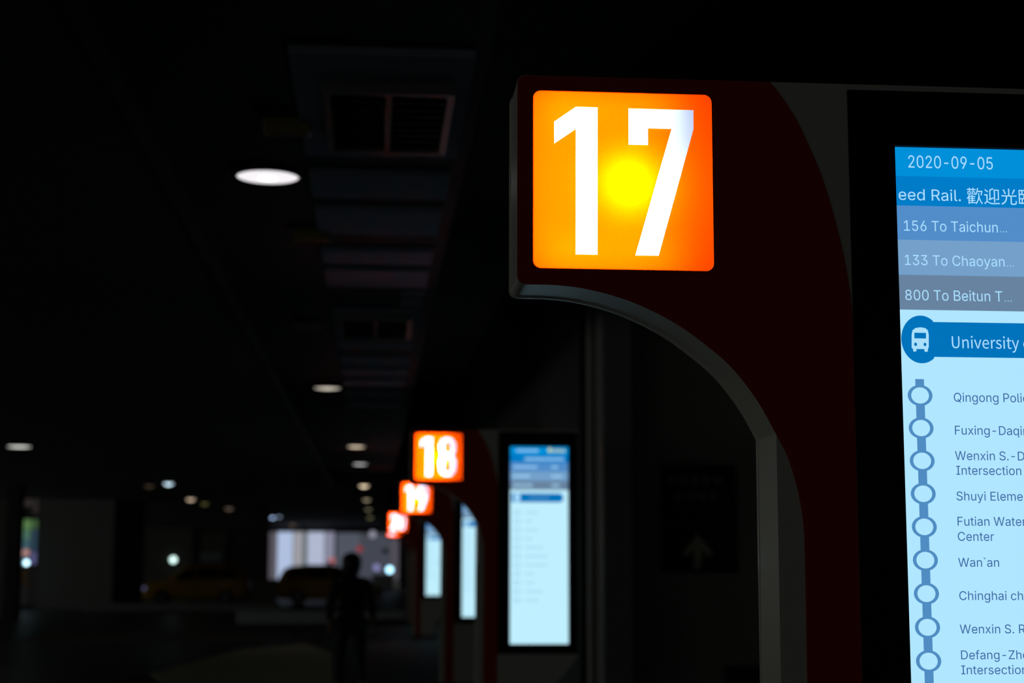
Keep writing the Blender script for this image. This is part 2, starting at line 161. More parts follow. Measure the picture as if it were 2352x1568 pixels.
GL = json.loads(r'''{"i":{" ":[188,[]],"-":[453,[[337,244,337,188,114,188,114,244]]],".":[188,[[95,-4,83,-3,73,1,63,9,55,18,51,29,50,41,51,53,55,64,63,73,73,81,83,85,95,87,107,85,118,81,128,73,135,64,140,53,141,41,140,29,135,18,128,9,118,1,107,-3]]],"0":[453,[[227,-7,191,-3,158,7,130,24,105,48,85,77,69,113,57,155,50,202,48,254,50,306,57,353,69,395,85,431,106,461,130,484,159,502,191,512,227,516,262,512,295,502,323,484,348,461,368,431,384,395,396,353,403,306,405,254,403,202,396,155,384,113,368,77,348,48,323,24,295,7,263,-3],[227,50,250,52,271,60,290,74,306,92,320,116,330,144,338,176,342,213,344,254,342,295,338,332,330,365,320,393,306,416,290,435,271,449,250,457,227,460,203,457,182,449,163,435,147,416,134,393,123,365,115,332,111,295,109,254,111,213,115,176,123,144,134,116,147,92,163,74,182,60,203,52]]],"1":[453,[[76,0,76,55,391,55,391,0],[276,509,276,0,212,0,212,448,209,448,86,358,86,427,198,509]]],"2":[453,[[64,0,64,47,234,229,282,282,311,327,320,371,319,389,315,405,308,419,298,431,287,441,273,449,224,460,205,458,188,454,172,447,159,438,148,427,139,413,132,398,128,381,127,362,66,362,68,391,75,418,86,442,102,464,121,482,143,496,168,507,196,513,225,516,254,513,281,507,306,497,328,482,346,465,361,445,372,423,379,398,381,372,371,318,336,259,267,180,153,60,153,57,389,57,389,0]]],"3":[453,[[218,-7,188,-5,159,1,133,10,108,22,88,38,70,57,57,79,48,104,44,132,109,132,112,115,118,100,126,87,137,76,150,66,165,59,219,50,275,61,291,69,304,80,315,93,323,108,328,125,329,145,328,163,323,180,316,196,306,211,292,223,275,234,254,241,229,246,201,248,157,248,157,299,288,448,288,452,70,452,70,509,372,509,372,461,211,278,211,289,247,290,279,286,308,276,333,262,354,244,371,222,383,198,391,173,393,145,390,116,383,90,370,66,354,45,333,27,309,12,281,2,251,-5]]],"5":[453,[[221,-7,192,-5,165,1,140,11,118,25,99,41,83,60,71,82,63,105,60,130,122,130,125,115,130,102,138,89,173,60,221,50,241,51,259,56,276,64,291,75,304,89,314,104,322,122,326,141,328,162,326,183,321,203,314,221,303,237,290,251,275,262,257,270,238,275,218,277,167,268,128,246,67,253,96,509,366,509,366,452,151,452,134,301,136,301,178,325,229,334,252,332,274,328,294,321,313,311,330,299,345,285,358,269,370,251,379,231,386,210,390,187,391,163,388,132,381,102,369,76,352,52,332,32,309,15,282,3,253,-4]]],"6":[453,[[226,-7,196,-4,168,3,142,15,119,31,100,51,84,74,73,101,66,130,64,162,65,187,71,212,80,239,137,340,252,509,322,509,151,261,145,261,165,288,196,307,235,314,265,312,291,305,316,295,337,280,355,262,370,240,380,215,387,187,389,157,387,127,379,98,368,73,352,50,333,30,310,14,284,3,257,-4],[226,48,245,50,263,55,279,63,293,73,304,86,314,101,322,119,326,137,327,157,326,178,322,196,314,213,304,228,293,241,279,251,263,259,245,264,226,265,207,264,190,259,174,252,160,241,148,229,138,214,131,197,126,179,125,158,126,138,131,119,138,102,148,86,160,73,174,63,190,55,207,50]]],"8":[453,[[226,-7,193,-5,163,1,136,11,111,25,91,42,74,62,62,84,54,109,52,135,53,156,58,176,65,195,75,212,87,228,101,241,117,252,134,260,153,265,153,267,129,276,109,289,93,308,80,330,73,354,70,380,73,405,79,429,90,450,106,469,124,485,146,498,170,508,197,514,226,516,255,514,282,508,306,498,328,485,346,469,361,450,373,429,379,405,382,380,379,354,372,330,359,308,343,289,323,276,300,267,300,265,319,260,335,252,351,241,365,228,377,212,387,195,395,176,399,156,401,135,398,109,391,84,378,62,362,42,341,25,317,11,289,1,259,-5],[226,49,248,50,267,54,285,60,300,69,313,79,323,91,331,106,335,121,337,139,335,157,330,173,322,189,312,202,298,213,283,223,265,230,247,234,226,235,206,234,187,230,169,223,154,213,140,202,130,189,122,173,117,157,115,139,117,121,121,106,129,91,139,79,152,69,167,60,185,54,205,50],[226,290,274,300,287,308,298,318,307,330,314,344,318,359,319,376,318,392,314,407,308,420,299,432,288,442,275,449,226,460,177,449,164,442,153,432,145,420,138,407,134,392,133,376,134,359,138,344,145,330,154,318,165,308,178,300]]],"9":[453,[[226,516,256,513,285,506,310,494,333,478,352,458,368,434,380,408,387,378,389,347,387,322,382,296,373,270,315,168,200,0,130,0,301,248,307,248,287,221,257,202,218,195,188,197,161,203,137,214,116,229,98,247,83,269,72,294,66,321,64,352,66,382,73,411,85,436,101,459,120,479,143,494,168,506,196,513],[226,460,207,459,190,454,174,446,160,435,148,423,138,407,131,390,127,372,125,352,127,331,131,313,138,295,148,280,160,268,174,257,190,250,207,245,226,243,245,245,263,249,279,257,293,267,305,280,314,295,322,312,326,330,327,350,326,371,322,390,314,407,305,422,293,435,279,446,263,454,245,459]]],"B":[456,[[60,0,60,509,241,509,274,507,304,501,329,491,350,477,367,461,381,442,390,421,396,398,398,374,397,353,393,336,387,320,356,286,315,267,315,262,331,260,347,254,363,245,378,234,391,220,402,203,411,184,416,161,418,136,416,111,410,88,400,67,386,48,368,31,344,18,317,8,284,2,247,0],[125,57,245,57,281,60,309,67,330,80,344,96,353,115,355,137,354,153,350,169,342,184,333,197,320,209,306,218,289,225,269,229,248,231,125,231],[125,285,238,285,288,296,302,304,314,314,323,326,330,340,335,355,336,372,333,393,326,412,313,429,294,442,270,449,240,452,125,452]]],"C":[510,[[267,-7,225,-3,186,7,150,25,119,49,92,79,70,115,53,157,44,203,40,254,44,305,53,352,70,393,92,429,119,459,150,484,186,501,225,512,267,516,340,504,362,496,383,485,402,471,419,456,435,438,448,418,459,397,467,373,473,348,408,348,389,395,357,428,315,449,267,456,237,453,209,445,184,432,161,414,141,391,125,364,113,332,106,295,103,254,106,213,113,177,125,145,141,117,161,94,184,76,210,63,237,56,267,53,315,60,357,81,389,114,408,160,473,160,467,135,459,112,448,91,435,71,420,53,402,38,383,24,363,13,341,5,317,-2,293,-6]]],"D":[503,[[219,0,125,0,125,57,215,57,254,60,288,68,318,81,343,99,363,122,379,149,390,181,397,216,399,255,397,294,390,329,379,361,364,388,344,410,320,428,291,441,258,449,221,452,125,452,125,509,225,509,273,505,315,495,353,478,385,455,412,426,433,391,449,351,458,306,462,255,458,205,449,159,433,119,411,83,384,54,351,31,312,14,268,3],[125,509,125,0,60,0,60,509]]],"E":[419,[[60,0,60,509,372,509,372,452,125,452,125,286,355,286,355,229,125,229,125,57,375,57,375,0]]],"F":[410,[[60,0,60,509,369,509,369,452,125,452,125,278,346,278,346,221,125,221,125,0]]],"I":[301,[[31,0,31,57,118,57,118,452,31,452,31,509,269,509,269,452,183,452,183,57,269,57,269,0]]],"P":[445,[[125,509,235,509,272,506,305,499,332,487,356,471,375,452,390,430,400,404,407,377,409,348,407,318,400,291,390,265,375,243,356,223,332,207,305,195,272,188,235,186,125,186,125,242,233,242,257,244,279,248,297,256,312,266,324,279,333,294,339,310,343,328,344,348,343,367,339,385,333,402,324,416,312,428,297,439,279,446,257,451,232,452,125,452],[60,0,60,509,125,509,125,0]]],"Q":[534,[[245,159,313,159,369,85,384,65,468,-48,401,-48,346,27,331,46],[267,-7,225,-3,186,7,150,25,119,49,92,79,70,115,53,157,44,203,40,254,44,305,53,352,70,393,92,429,119,459,150,484,186,501,225,512,267,516,309,512,348,501,384,484,415,459,442,429,464,393,480,352,490,305,493,254,490,203,480,157,464,115,442,79,415,49,384,25,348,7,309,-3],[267,53,296,55,324,63,349,76,372,94,392,116,408,144,420,176,428,213,430,254,428,295,420,332,408,365,392,392,372,415,349,433,324,446,296,453,267,456,237,453,210,445,184,433,161,415,142,392,125,364,113,332,106,295,103,254,106,213,113,176,125,144,142,117,161,94,184,76,210,63,237,55]]],"R":[449,[[125,509,236,509,273,506,305,500,333,489,356,473,376,455,390,433,401,408,407,381,409,352,407,323,401,296,390,271,376,250,356,232,333,217,305,206,273,200,236,198,125,198,125,255,234,255,258,256,280,260,298,267,313,276,325,287,334,300,340,316,344,333,345,352,344,371,340,389,334,405,325,419,313,430,298,440,279,446,258,451,233,452,125,452],[60,0,60,509,125,509,125,0],[353,0,230,229,303,229,428,0]]],"S":[447,[[224,-9,188,-7,156,-1,128,9,102,23,81,40,64,60,51,83,42,109,38,137,104,137,108,118,114,102,123,88,136,76,150,66,166,59,224,49,246,50,267,54,286,60,303,69,317,79,329,92,338,106,344,122,346,139,344,154,340,168,332,179,296,205,245,222,184,239,145,253,112,269,86,289,67,313,56,341,52,372,54,400,62,425,75,448,92,468,113,484,138,498,165,508,195,514,227,516,259,514,289,508,316,498,340,484,360,468,377,449,390,427,398,403,401,378,337,378,332,402,320,421,302,437,280,449,254,456,225,459,204,457,185,454,167,448,152,440,139,430,129,418,121,405,117,391,115,376,117,359,122,345,131,334,169,308,212,293,264,279,312,264,359,238,395,198,402,180,407,161,408,139,406,112,399,87,386,64,370,43,349,25,323,11,294,0,261,-7]]],"T":[449,[[32,452,32,509,417,509,417,452,257,452,257,0,193,0,193,452]]],"W":[687,[[155,0,16,509,82,509,163,196,175,145,187,94,197,40,189,40,200,94,211,145,224,196,306,509,380,509,462,196,474,145,486,94,497,40,488,40,499,94,510,145,523,196,603,509,670,509,530,0,455,0,368,323,351,391,336,475,350,475,335,395,318,323,230,0]]],"Z":[439,[[42,0,42,46,273,385,306,431,341,476,348,454,285,452,223,452,40,452,40,509,397,509,397,462,169,129,134,81,97,33,90,54,152,57,214,57,399,57,399,0]]],"`":[220,[[114,429,48,529,116,529,164,429]]],"a":[390,[[160,-9,137,-7,115,-3,94,5,76,15,60,29,48,45,38,63,32,84,30,108,32,128,36,146,43,161,53,174,64,184,78,193,125,211,178,220,234,227,265,235,271,240,274,246,276,255,276,257,267,297,240,322,196,331,149,322,118,301,100,274,41,291,51,313,64,331,79,346,95,358,114,368,133,375,194,384,239,379,286,360,300,350,312,336,322,320,330,301,335,278,337,251,337,0,277,0,277,52,272,52,252,25,215,1],[170,45,192,47,211,51,228,59,242,68,254,80,263,93,270,108,274,122,276,138,276,190,259,182,231,176,200,171,175,168,134,159,103,139,97,130,93,118,92,105,102,72,130,52]]],"c":[396,[[207,-8,174,-5,144,3,117,16,93,35,72,58,56,85,44,116,37,150,34,187,37,225,44,260,56,291,72,318,93,341,117,360,144,374,174,382,207,384,260,377,305,356,340,322,362,277,303,262,290,289,270,311,242,325,207,330,184,328,163,321,145,310,130,296,118,278,108,258,102,236,98,212,96,187,98,163,102,139,108,117,118,97,130,80,145,66,163,55,184,49,207,46,243,52,271,66,292,89,304,117,363,102,341,56,306,21,261,-1]]],"d":[425,[[195,-8,165,-6,137,3,111,16,89,34,70,57,55,84,43,116,36,151,34,189,36,227,43,261,55,293,70,320,89,342,112,361,137,374,165,382,196,384,218,383,237,379,253,373,287,346,306,319,311,319,311,509,372,509,372,0,313,0,313,59,307,59,287,31,252,4,236,-3,217,-7],[205,47,226,49,246,55,263,65,278,78,290,95,299,115,306,138,310,162,312,189,310,216,306,241,300,263,290,282,278,299,263,312,246,322,227,328,205,330,182,328,162,322,145,311,130,298,118,281,108,261,102,239,98,215,96,189,98,163,102,139,109,117,118,97,130,80,145,66,162,55,182,49]]],"e":[404,[[212,-8,177,-5,145,3,117,16,92,35,72,58,56,85,44,116,37,150,34,187,36,224,44,258,55,290,71,317,91,340,115,359,142,373,172,382,205,384,266,374,285,366,303,355,319,341,334,324,347,305,357,282,365,256,370,227,371,194,371,169,75,169,75,221,338,221,310,202,308,226,304,248,298,269,288,286,277,301,263,314,246,323,227,328,205,330,183,328,164,323,146,313,131,301,119,286,109,270,102,251,97,231,96,211,96,178,98,151,102,127,110,106,121,88,135,73,151,61,169,53,190,48,212,46,254,53,285,73,306,105,365,91,358,72,348,55,335,39,320,26,302,14,283,4,261,-3,237,-7]]],"f":[254,[[228,379,228,327,6,327,6,379],[81,0,81,432,82,452,87,470,96,486,107,499,120,510,135,519,187,530,222,527,243,521,227,468,215,472,195,474,178,472,164,468,154,460,147,449,143,435,142,419,142,0]]],"g":[425,[[207,-151,180,-149,156,-146,134,-140,82,-110,51,-69,101,-41,122,-66,154,-88,207,-97,236,-95,261,-87,282,-75,298,-58,308,-34,311,-6,311,68,306,68,287,41,252,16,236,10,217,6,195,5,165,7,138,14,113,27,90,43,71,65,55,90,43,120,36,154,34,191,36,229,43,263,55,293,71,320,90,342,112,361,138,374,166,382,196,384,218,383,237,379,253,373,288,346,308,319,313,319,313,379,372,379,372,-9,370,-40,363,-67,350,-90,334,-109,314,-124,291,-136,265,-144,237,-149],[205,59,227,61,246,66,264,75,278,87,290,103,300,121,307,142,311,166,312,193,311,219,307,242,300,264,291,283,279,299,264,312,247,322,227,328,205,330,182,328,163,322,145,312,130,298,118,282,109,262,102,241,98,218,96,193,98,167,102,144,109,123,118,104,131,88,145,76,163,66,183,61]]],"h":[410,[[114,227,114,0,53,0,53,509,114,509,114,287,102,287,116,319,132,344,152,362,175,374,200,382,227,384,252,383,275,377,295,369,313,356,328,340,341,321,350,298,355,271,357,240,357,0,296,0,296,235,293,263,286,286,273,304,256,318,235,326,210,329,192,328,176,324,161,317,147,308,136,297,126,283,119,266,115,248]]],"i":[167,[[53,0,53,379,114,379,114,0],[84,443,73,444,63,448,54,455,47,463,43,472,41,483,43,494,47,504,54,512,63,518,73,522,84,524,95,522,105,518,114,512,121,504,125,494,126,483,125,472,121,463,114,455,105,448,95,444]]],"l":[189,[[139,-2,112,0,91,8,74,20,62,37,55,59,53,84,53,509,114,509,114,99,120,62,126,57,135,53,146,52,160,53,170,54,181,3,162,-1]]],"m":[610,[[53,0,53,379,112,379,112,295,108,295,114,314,122,331,132,346,172,376,219,386,245,383,268,375,287,361,303,342,314,320,321,295,312,295,318,312,326,329,337,343,381,375,437,386,458,385,478,380,497,372,514,361,529,346,541,328,550,307,555,283,557,255,557,0,496,0,496,254,493,279,485,298,473,313,456,323,438,329,419,330,402,329,387,326,374,320,345,290,335,247,335,0,274,0,274,260,272,280,265,297,253,311,238,322,220,328,199,330,158,320,145,312,135,302,126,289,119,274,115,257,114,238,114,0]]],"n":[410,[[114,227,114,0,53,0,53,379,112,379,112,287,102,287,116,319,132,344,152,362,175,374,200,382,227,384,252,383,275,377,295,369,313,356,328,340,341,321,350,298,355,271,357,240,357,0,296,0,296,235,293,263,286,286,273,304,256,318,235,326,210,329,192,328,176,324,161,317,147,308,136,297,126,283,119,266,115,248]]],"o":[416,[[207,-8,174,-5,144,3,117,16,93,35,72,58,56,85,44,116,37,150,34,187,37,225,44,260,56,291,72,318,93,341,117,360,144,374,174,382,207,384,241,382,271,374,299,360,323,341,343,318,359,291,371,260,379,225,381,187,379,150,371,116,359,85,343,58,323,35,299,16,271,3,241,-5],[207,46,231,49,252,55,270,66,285,80,298,97,307,117,314,139,318,163,319,187,318,212,314,236,307,258,298,278,285,296,270,310,252,321,231,328,207,330,184,328,163,321,145,310,130,296,118,278,108,258,102,236,98,212,96,187,98,163,102,139,108,117,118,97,130,80,145,66,163,55,184,49]]],"q":[425,[[372,-143,311,-143,311,59,306,59,287,31,252,4,236,-3,217,-7,195,-8,165,-6,137,3,111,16,89,34,70,57,55,84,43,116,36,151,34,189,36,227,43,261,55,293,70,320,89,342,112,361,137,374,165,382,196,384,218,383,237,379,253,373,287,346,307,319,313,319,313,379,372,379],[205,47,226,49,246,55,263,65,278,78,290,95,299,115,306,138,310,162,312,189,310,216,306,241,300,263,290,282,278,299,263,312,246,322,227,328,205,330,182,328,162,322,145,311,130,298,118,281,108,261,102,239,98,215,96,189,98,163,102,139,109,117,118,97,130,80,145,66,162,55,182,49]]],"r":[259,[[53,0,53,379,112,379,112,321,115,321,124,339,137,354,152,367,171,377,191,383,213,385,229,384,243,384,243,322,230,324,207,326,190,324,174,321,159,315,146,306,135,296,126,284,119,269,115,254,114,237,114,0]]],"s":[365,[[182,-8,157,-7,133,-3,112,3,93,12,76,24,62,38,50,54,41,73,36,94,94,107,101,87,111,72,124,60,141,52,160,47,181,45,206,47,227,53,244,62,258,74,265,88,268,103,266,115,262,126,254,136,243,144,229,150,212,155,149,170,118,180,92,192,72,208,58,227,50,249,47,274,49,295,55,314,65,332,79,347,95,360,115,370,137,378,161,383,187,384,212,383,234,379,254,372,271,363,286,352,299,339,324,290,268,277,262,291,254,304,243,316,228,325,210,331,187,333,166,331,147,326,131,317,119,305,111,292,109,277,110,264,115,253,124,243,172,223,229,209,261,200,287,187,306,171,320,153,328,131,331,107,329,85,323,65,312,47,298,31,281,18,260,6,236,-2,210,-7]]],"t":[228,[[204,379,204,327,6,327,6,379],[65,471,126,471,126,98,127,83,130,70,136,61,144,55,156,51,170,50,185,51,202,54,213,2,192,-3,168,-4,138,-1,113,7,92,21,77,41,68,64,65,93]]],"u":[410,[[182,-5,158,-3,135,2,115,11,97,23,82,39,69,59,60,82,54,109,53,139,53,379,114,379,114,144,116,117,124,94,137,75,154,61,175,53,200,50,218,51,234,55,249,62,263,71,274,83,283,97,290,113,295,132,296,153,296,379,357,379,357,0,298,0,298,92,307,92,294,60,277,35,257,17,234,5,209,-3]]],"x":[379,[[21,0,171,218,171,171,29,379,100,379,147,306,179,253,207,206,175,206,202,253,233,306,282,379,352,379,209,169,209,214,358,0,287,0,231,85,200,136,173,182,205,182,178,136,148,85,91,0]]],"y":[390,[[47,-139,61,-86,71,-87,104,-89,130,-74,151,-36,163,-1,17,379,84,379,165,155,187,87,206,21,184,21,202,87,224,155,305,379,371,379,204,-58,177,-107,139,-136,91,-145,65,-143]]]},"n":{" ":[79,[]],"U":[253,[[126,-5,156,-1,181,11,201,31,214,63,218,106,218,257,187,257,187,105,179,57,157,31,126,24,96,31,75,57,67,105,67,257,34,257,34,106,39,63,52,31,71,11,97,-1]]],"e":[194,[[109,-5,133,-2,154,5,172,15,160,36,146,28,130,23,113,21,81,29,59,52,50,88,178,88,179,106,170,153,145,184,103,195,62,183,31,148,18,95,31,41,63,7],[49,110,59,142,79,163,104,169,129,163,146,143,151,110]]],"i":[97,[[32,0,64,0,64,190,32,190],[48,229,59,232,67,239,70,251,67,262,59,269,48,271,37,269,30,262,27,251,30,239,37,232]]],"n":[214,[[32,0,64,0,64,138,82,154,98,164,116,167,137,162,149,145,152,116,152,0,184,0,184,120,178,161,159,186,126,195,102,191,81,179,62,162,62,162,58,190,32,190]]],"o":[213,[[106,-5,150,7,182,41,194,95,182,149,150,183,106,195,63,183,31,149,18,95,31,41,63,7],[106,22,77,31,58,57,51,95,58,133,77,159,106,168,135,159,154,133,161,95,154,57,135,31]]],"r":[136,[[32,0,64,0,64,122,79,148,95,162,112,166,131,163,137,191,116,195,96,190,78,176,62,155,62,155,58,190,32,190]]],"s":[164,[[82,-5,120,3,143,24,151,52,142,81,120,98,93,110,73,118,58,128,52,143,56,156,68,166,88,170,103,168,117,162,131,153,146,173,130,184,110,192,87,195,52,188,29,168,22,141,30,115,51,97,77,86,98,78,114,66,120,50,116,35,104,24,83,20,62,23,44,31,27,43,11,22,31,8,56,-1]]],"t":[132,[[92,-5,127,2,121,27,99,21,82,26,72,38,70,58,70,164,121,164,121,190,70,190,70,244,43,244,40,190,9,188,9,164,38,164,38,59,43,25,60,3]]],"v":[183,[[73,0,111,0,178,190,146,190,110,82,93,26,91,26,74,82,38,190,5,190]]],"y":[183,[[35,-82,68,-73,91,-50,106,-16,178,190,147,190,112,85,97,31,95,31,76,85,38,190,5,190,81,0,77,-15,67,-36,53,-50,34,-56,19,-53,13,-78]]],"光":[351,[[48,268,66,238,80,207,90,181,115,190,105,217,90,248,72,277],[278,281,234,190,257,182,306,271],[161,294,161,160,19,160,19,136,113,136,108,98,98,64,81,36,53,12,12,-6,28,-28,73,-7,104,20,124,53,135,92,140,136,206,136,206,11,209,-12,221,-24,245,-27,296,-27,319,-21,331,1,336,45,312,56,310,19,305,2,294,-2,248,-2,238,-1,233,3,232,11,232,136,332,136,332,160,187,160,187,294]]],"歡":[351,[[46,208,79,208,79,178,46,178],[28,224,28,162,97,162,97,224],[134,208,167,208,167,178,134,178],[116,224,116,162,185,162,185,224],[111,75,111,53,65,53,65,75],[249,193,249,169,246,113,229,51,188,-9,188,10,134,10,134,34,183,34,183,53,134,53,134,75,181,75,181,93,134,93,134,114,188,114,188,133,136,133,121,159,103,152,113,133,70,133,80,154,60,160,47,132,30,107,11,85,25,68,44,91,44,-28,65,-28,65,-10,187,-10,186,-11,202,-30,231,5,250,42,262,79,277,39,296,3,322,-28,337,-8,305,31,284,78,270,139,271,168,271,193],[111,93,65,93,65,114,111,114],[111,34,111,10,65,10,65,34],[133,294,133,270,82,270,82,294,59,294,59,270,17,270,17,250,59,250,59,232,82,232,82,250,133,250,133,232,156,232,156,250,199,250,199,270,156,270,156,294],[228,294,218,244,204,198,185,160,205,146,234,214,311,214,295,150,314,143,337,234,321,239,318,238,240,238,250,291]]],"臨":[351,[[206,189,287,189,287,146,206,146],[183,210,183,125,311,125,311,210],[49,172,122,172,122,111,49,111],[49,88,83,88,83,20,49,20],[49,196,49,250,83,250,83,196],[26,274,26,-4,151,-4,151,20,106,20,106,88,145,88,145,196,106,196,106,250,151,250,151,274],[187,294,174,265,158,237,138,214,157,197,185,235,328,235,328,258,198,258,211,288],[159,103,159,-27,179,-27,179,-7,215,-7,215,-22,236,-22,236,103],[179,15,179,82,215,82,215,15],[252,103,252,-27,273,-27,273,-7,312,-7,312,-24,333,-24,333,103],[273,15,273,82,312,82,312,15]]],"迎":[351,[[24,257,85,210,103,228,40,273],[88,172,17,172,17,147,62,147,62,35,47,26,30,12,14,-5,31,-28,48,-6,64,10,78,16,87,13,99,5,112,-4,138,-16,169,-22,208,-23,329,-20,336,7,209,1,173,2,143,7,117,18,88,37],[217,268,217,17,242,17,242,245,298,245,298,88,293,82,259,82,267,59,311,63,318,69,322,76,322,87,322,268],[120,55,211,89,209,112,149,94,149,246,215,276,196,295,125,260,125,103,122,90,115,80,107,75]]]}}''')
def area(l): return sum(l[i][0]*l[(i+1) % len(l)][1]-l[(i+1) % len(l)][0]*l[i][1] for i in range(len(l)))/2
def inside(p, l):
    c = False
    for i in range(len(l)):
        (x0, z0), (x1, z1) = l[i-1], l[i]
        if (z0 > p[1]) != (z1 > p[1]) and p[0] < (x1-x0)*(p[1]-z0)/(z1-z0)+x0: c = not c
    return c
def text_loops(s, font, x0, z0, x1, cap, sx=None, fit=None):
    """letter outlines grouped as strokes with their holes; baseline from (x0,z0), fitted to end at x1 (or x-scale sx)"""
    g = GL[font]; capu = 509.0 if font == 'i' else 257.0
    sz = cap/capu; adv = 0; raw = []; end = 0
    for n_, ch in enumerate(s):
        w, sp = g[ch]
        ls = [[(adv+l[i], l[i+1]) for i in range(0, len(l), 2)] for l in sp]
        if ls:
            sg = area(max(ls, key=lambda l: abs(area(l)))) > 0
            outs = [[l] for l in ls if (area(l) > 0) == sg]
            for l in ls:
                if (area(l) > 0) != sg:
                    for o_ in outs:
                        if inside(l[0], o_[0]): o_.append(l); break
            raw += outs
        adv += w
        if fit is None or n_ < fit: end = max([end]+[p[0] for l in ls for p in l])
    mn = min(p[0] for o_ in raw for l in o_ for p in l)
    k = sx if sx else (x1-x0)/(end-mn)
    return [[[(x0+(p[0]-mn)*k, z0+p[1]*sz) for p in l] for l in o_] for o_ in raw], k
def text_mesh(name, groups, y, extra=()):
    bm = bmesh.new()
    for gr in list(groups)+[[e] for e in extra]:
        me = plate_mesh(name, [[(p[0]-XC, p[1]) for p in l] for l in gr], y, y); bm.from_mesh(me); bpy.data.meshes.remove(me)
    me = bpy.data.meshes.new(name); bm.to_mesh(me); bm.free(); return me

FL, RD = -.12, -.27      # platform and lane levels
# ------------------------------------------------------------------ materials
OFFW = mat('off_white_paint', (.72, .72, .66), .30, bump=.25, bscale=55, coat=.3)
RED = mat('dark_red_paint', (.52, .035, .012), .45)
BLACKGLASS = mat('black_glass', (.004, .005, .006), .16, spec=.4)
PLINTH = mat('dark_metal', (.05, .05, .055), .45, metal=.8)
INNER = mat('light_absorbing_grey', (.09, .09, .09), .9, spec=.1)  # dark tone chosen to absorb light inside the sign box
ORANGE = translucent('orange_backlit_film', (1.0, .066, .0))
WHITEF = translucent('white_backlit_film', (.33, .38, .50))

# ------------------------------------------------------------------ the stop totems
XC = 1.08
def kx(l): return [(x-XC, z) for x, z in l]
ARCH = [(0.3417, 2.2346), (0.4033, 2.2342), (0.4591, 2.2295), (0.5089, 2.2203), (0.5452, 2.2110), (0.5845, 2.1985), (0.6174, 2.1850), (0.6641, 2.1630), (0.7107, 2.1355), (0.7573, 2.1014), (0.8037, 2.0635), (0.8383, 2.0266), (0.8728, 1.9805), (0.8956, 1.9436), (0.9230, 1.8917)]
RIN = [(0.9230, 1.8917), (0.9290, 1.8797), (0.9481, 1.8414), (0.9683, 1.7732), (0.9795, 1.7096), (0.9830, 1.6631), (0.9835, 1.6295), (0.9833, 1.4702)]
ROUT = [(0.9233, 2.7331), (0.9462, 2.7052), (0.9683, 2.6722), (0.9868, 2.6409), (1.0052, 2.6026), (1.0234, 2.5591), (1.0435, 2.5082), (1.0670, 2.4283), (1.0887, 2.3352), (1.1020, 2.2559), (1.1080, 2.1979), (1.1098, 2.1531)]
FOOTARC = [(1.845, 0.735), (1.80, 0.66), (1.72, 0.565), (1.62, 0.44), (1.53, 0.31), (1.47, 0.19), (1.437, 0.0), (1.43, -.095)]
def corner(cx, cz, r, a0, a1, n=6): return [(cx+r*cos(radians(a0+(a1-a0)*k/n)), cz+r*sin(radians(a0+(a1-a0)*k/n))) for k in range(n+1)]
def outline(g=0.0):
    L, T, B = .3205-g, 2.7331+g, 2.2346-g
    r = .019
    o = corner(L+r, T-r, r, 90, 180) + corner(L+r, B+r, r, 180, 270)
    o += [(x, z-g) for x, z in smooth_open(ARCH, 5)[1:-1]]
    o += [(.923-g, 1.8917), (.9225-g, 1.60), (.9215-g, -.10)]
    o += [(1.43+g, -.10)] + [(x+g, z-g) for x, z in smooth_open(FOOTARC[::-1], 5)[1:]]
    o += [(1.845+g, T)]
    return o
SX0, SX1, SZ0, SZ1 = .3575, .7826, 2.2728, 2.6970
SIGN = rrect(SX0, SZ0, SX1, SZ1, .019)
BX0, BX1, BZ0, BZ1 = 1.1105, 1.838, .727, 2.7185
SCX0, SCX1, SCZ0, SCZ1 = 1.2230, 1.7500, .815, 2.5853
def red_outline():
    L, T, B = .3215, 2.7323, 2.2352
    o = corner(L+.019, T-.019, .019, 90, 180)+corner(L+.019, B+.019, .019, 180, 270)
    o += smooth_open(ARCH, 5)[1:-1]+smooth_open(RIN, 5)
    o += [(.9826, 1.33), (.981, -.09), (1.109, -.09), (1.1095, 1.6)]
    o += smooth_open(ROUT[::-1], 5)
    return o
MC = {}
def cached(key, fn):
    if key not in MC: MC[key] = fn()
    return MC[key]
HX0, HZ0 = .3575, 2.2728
ONE = [(0.4075, 2.6227), (0.459, 2.6599), (0.5105, 2.6597), (0.5088, 2.3074), (0.4574, 2.3072), (0.4586, 2.6059), (0.4077, 2.5697)]
SEVEN = [(0.5835, 2.6592), (0.7387, 2.659), (0.7383, 2.6128), (0.6522, 2.3077), (0.597, 2.3072), (0.6855, 2.6119), (0.6297, 2.6120), (0.6293, 2.5718), (0.5831, 2.5715)]
def arc(cx, cz, rx, rz, a0, a1, n=14): return [(cx+rx*cos(radians(a0+(a1-a0)*k/n)), cz+rz*sin(radians(a0+(a1-a0)*k/n))) for k in range(n+1)]
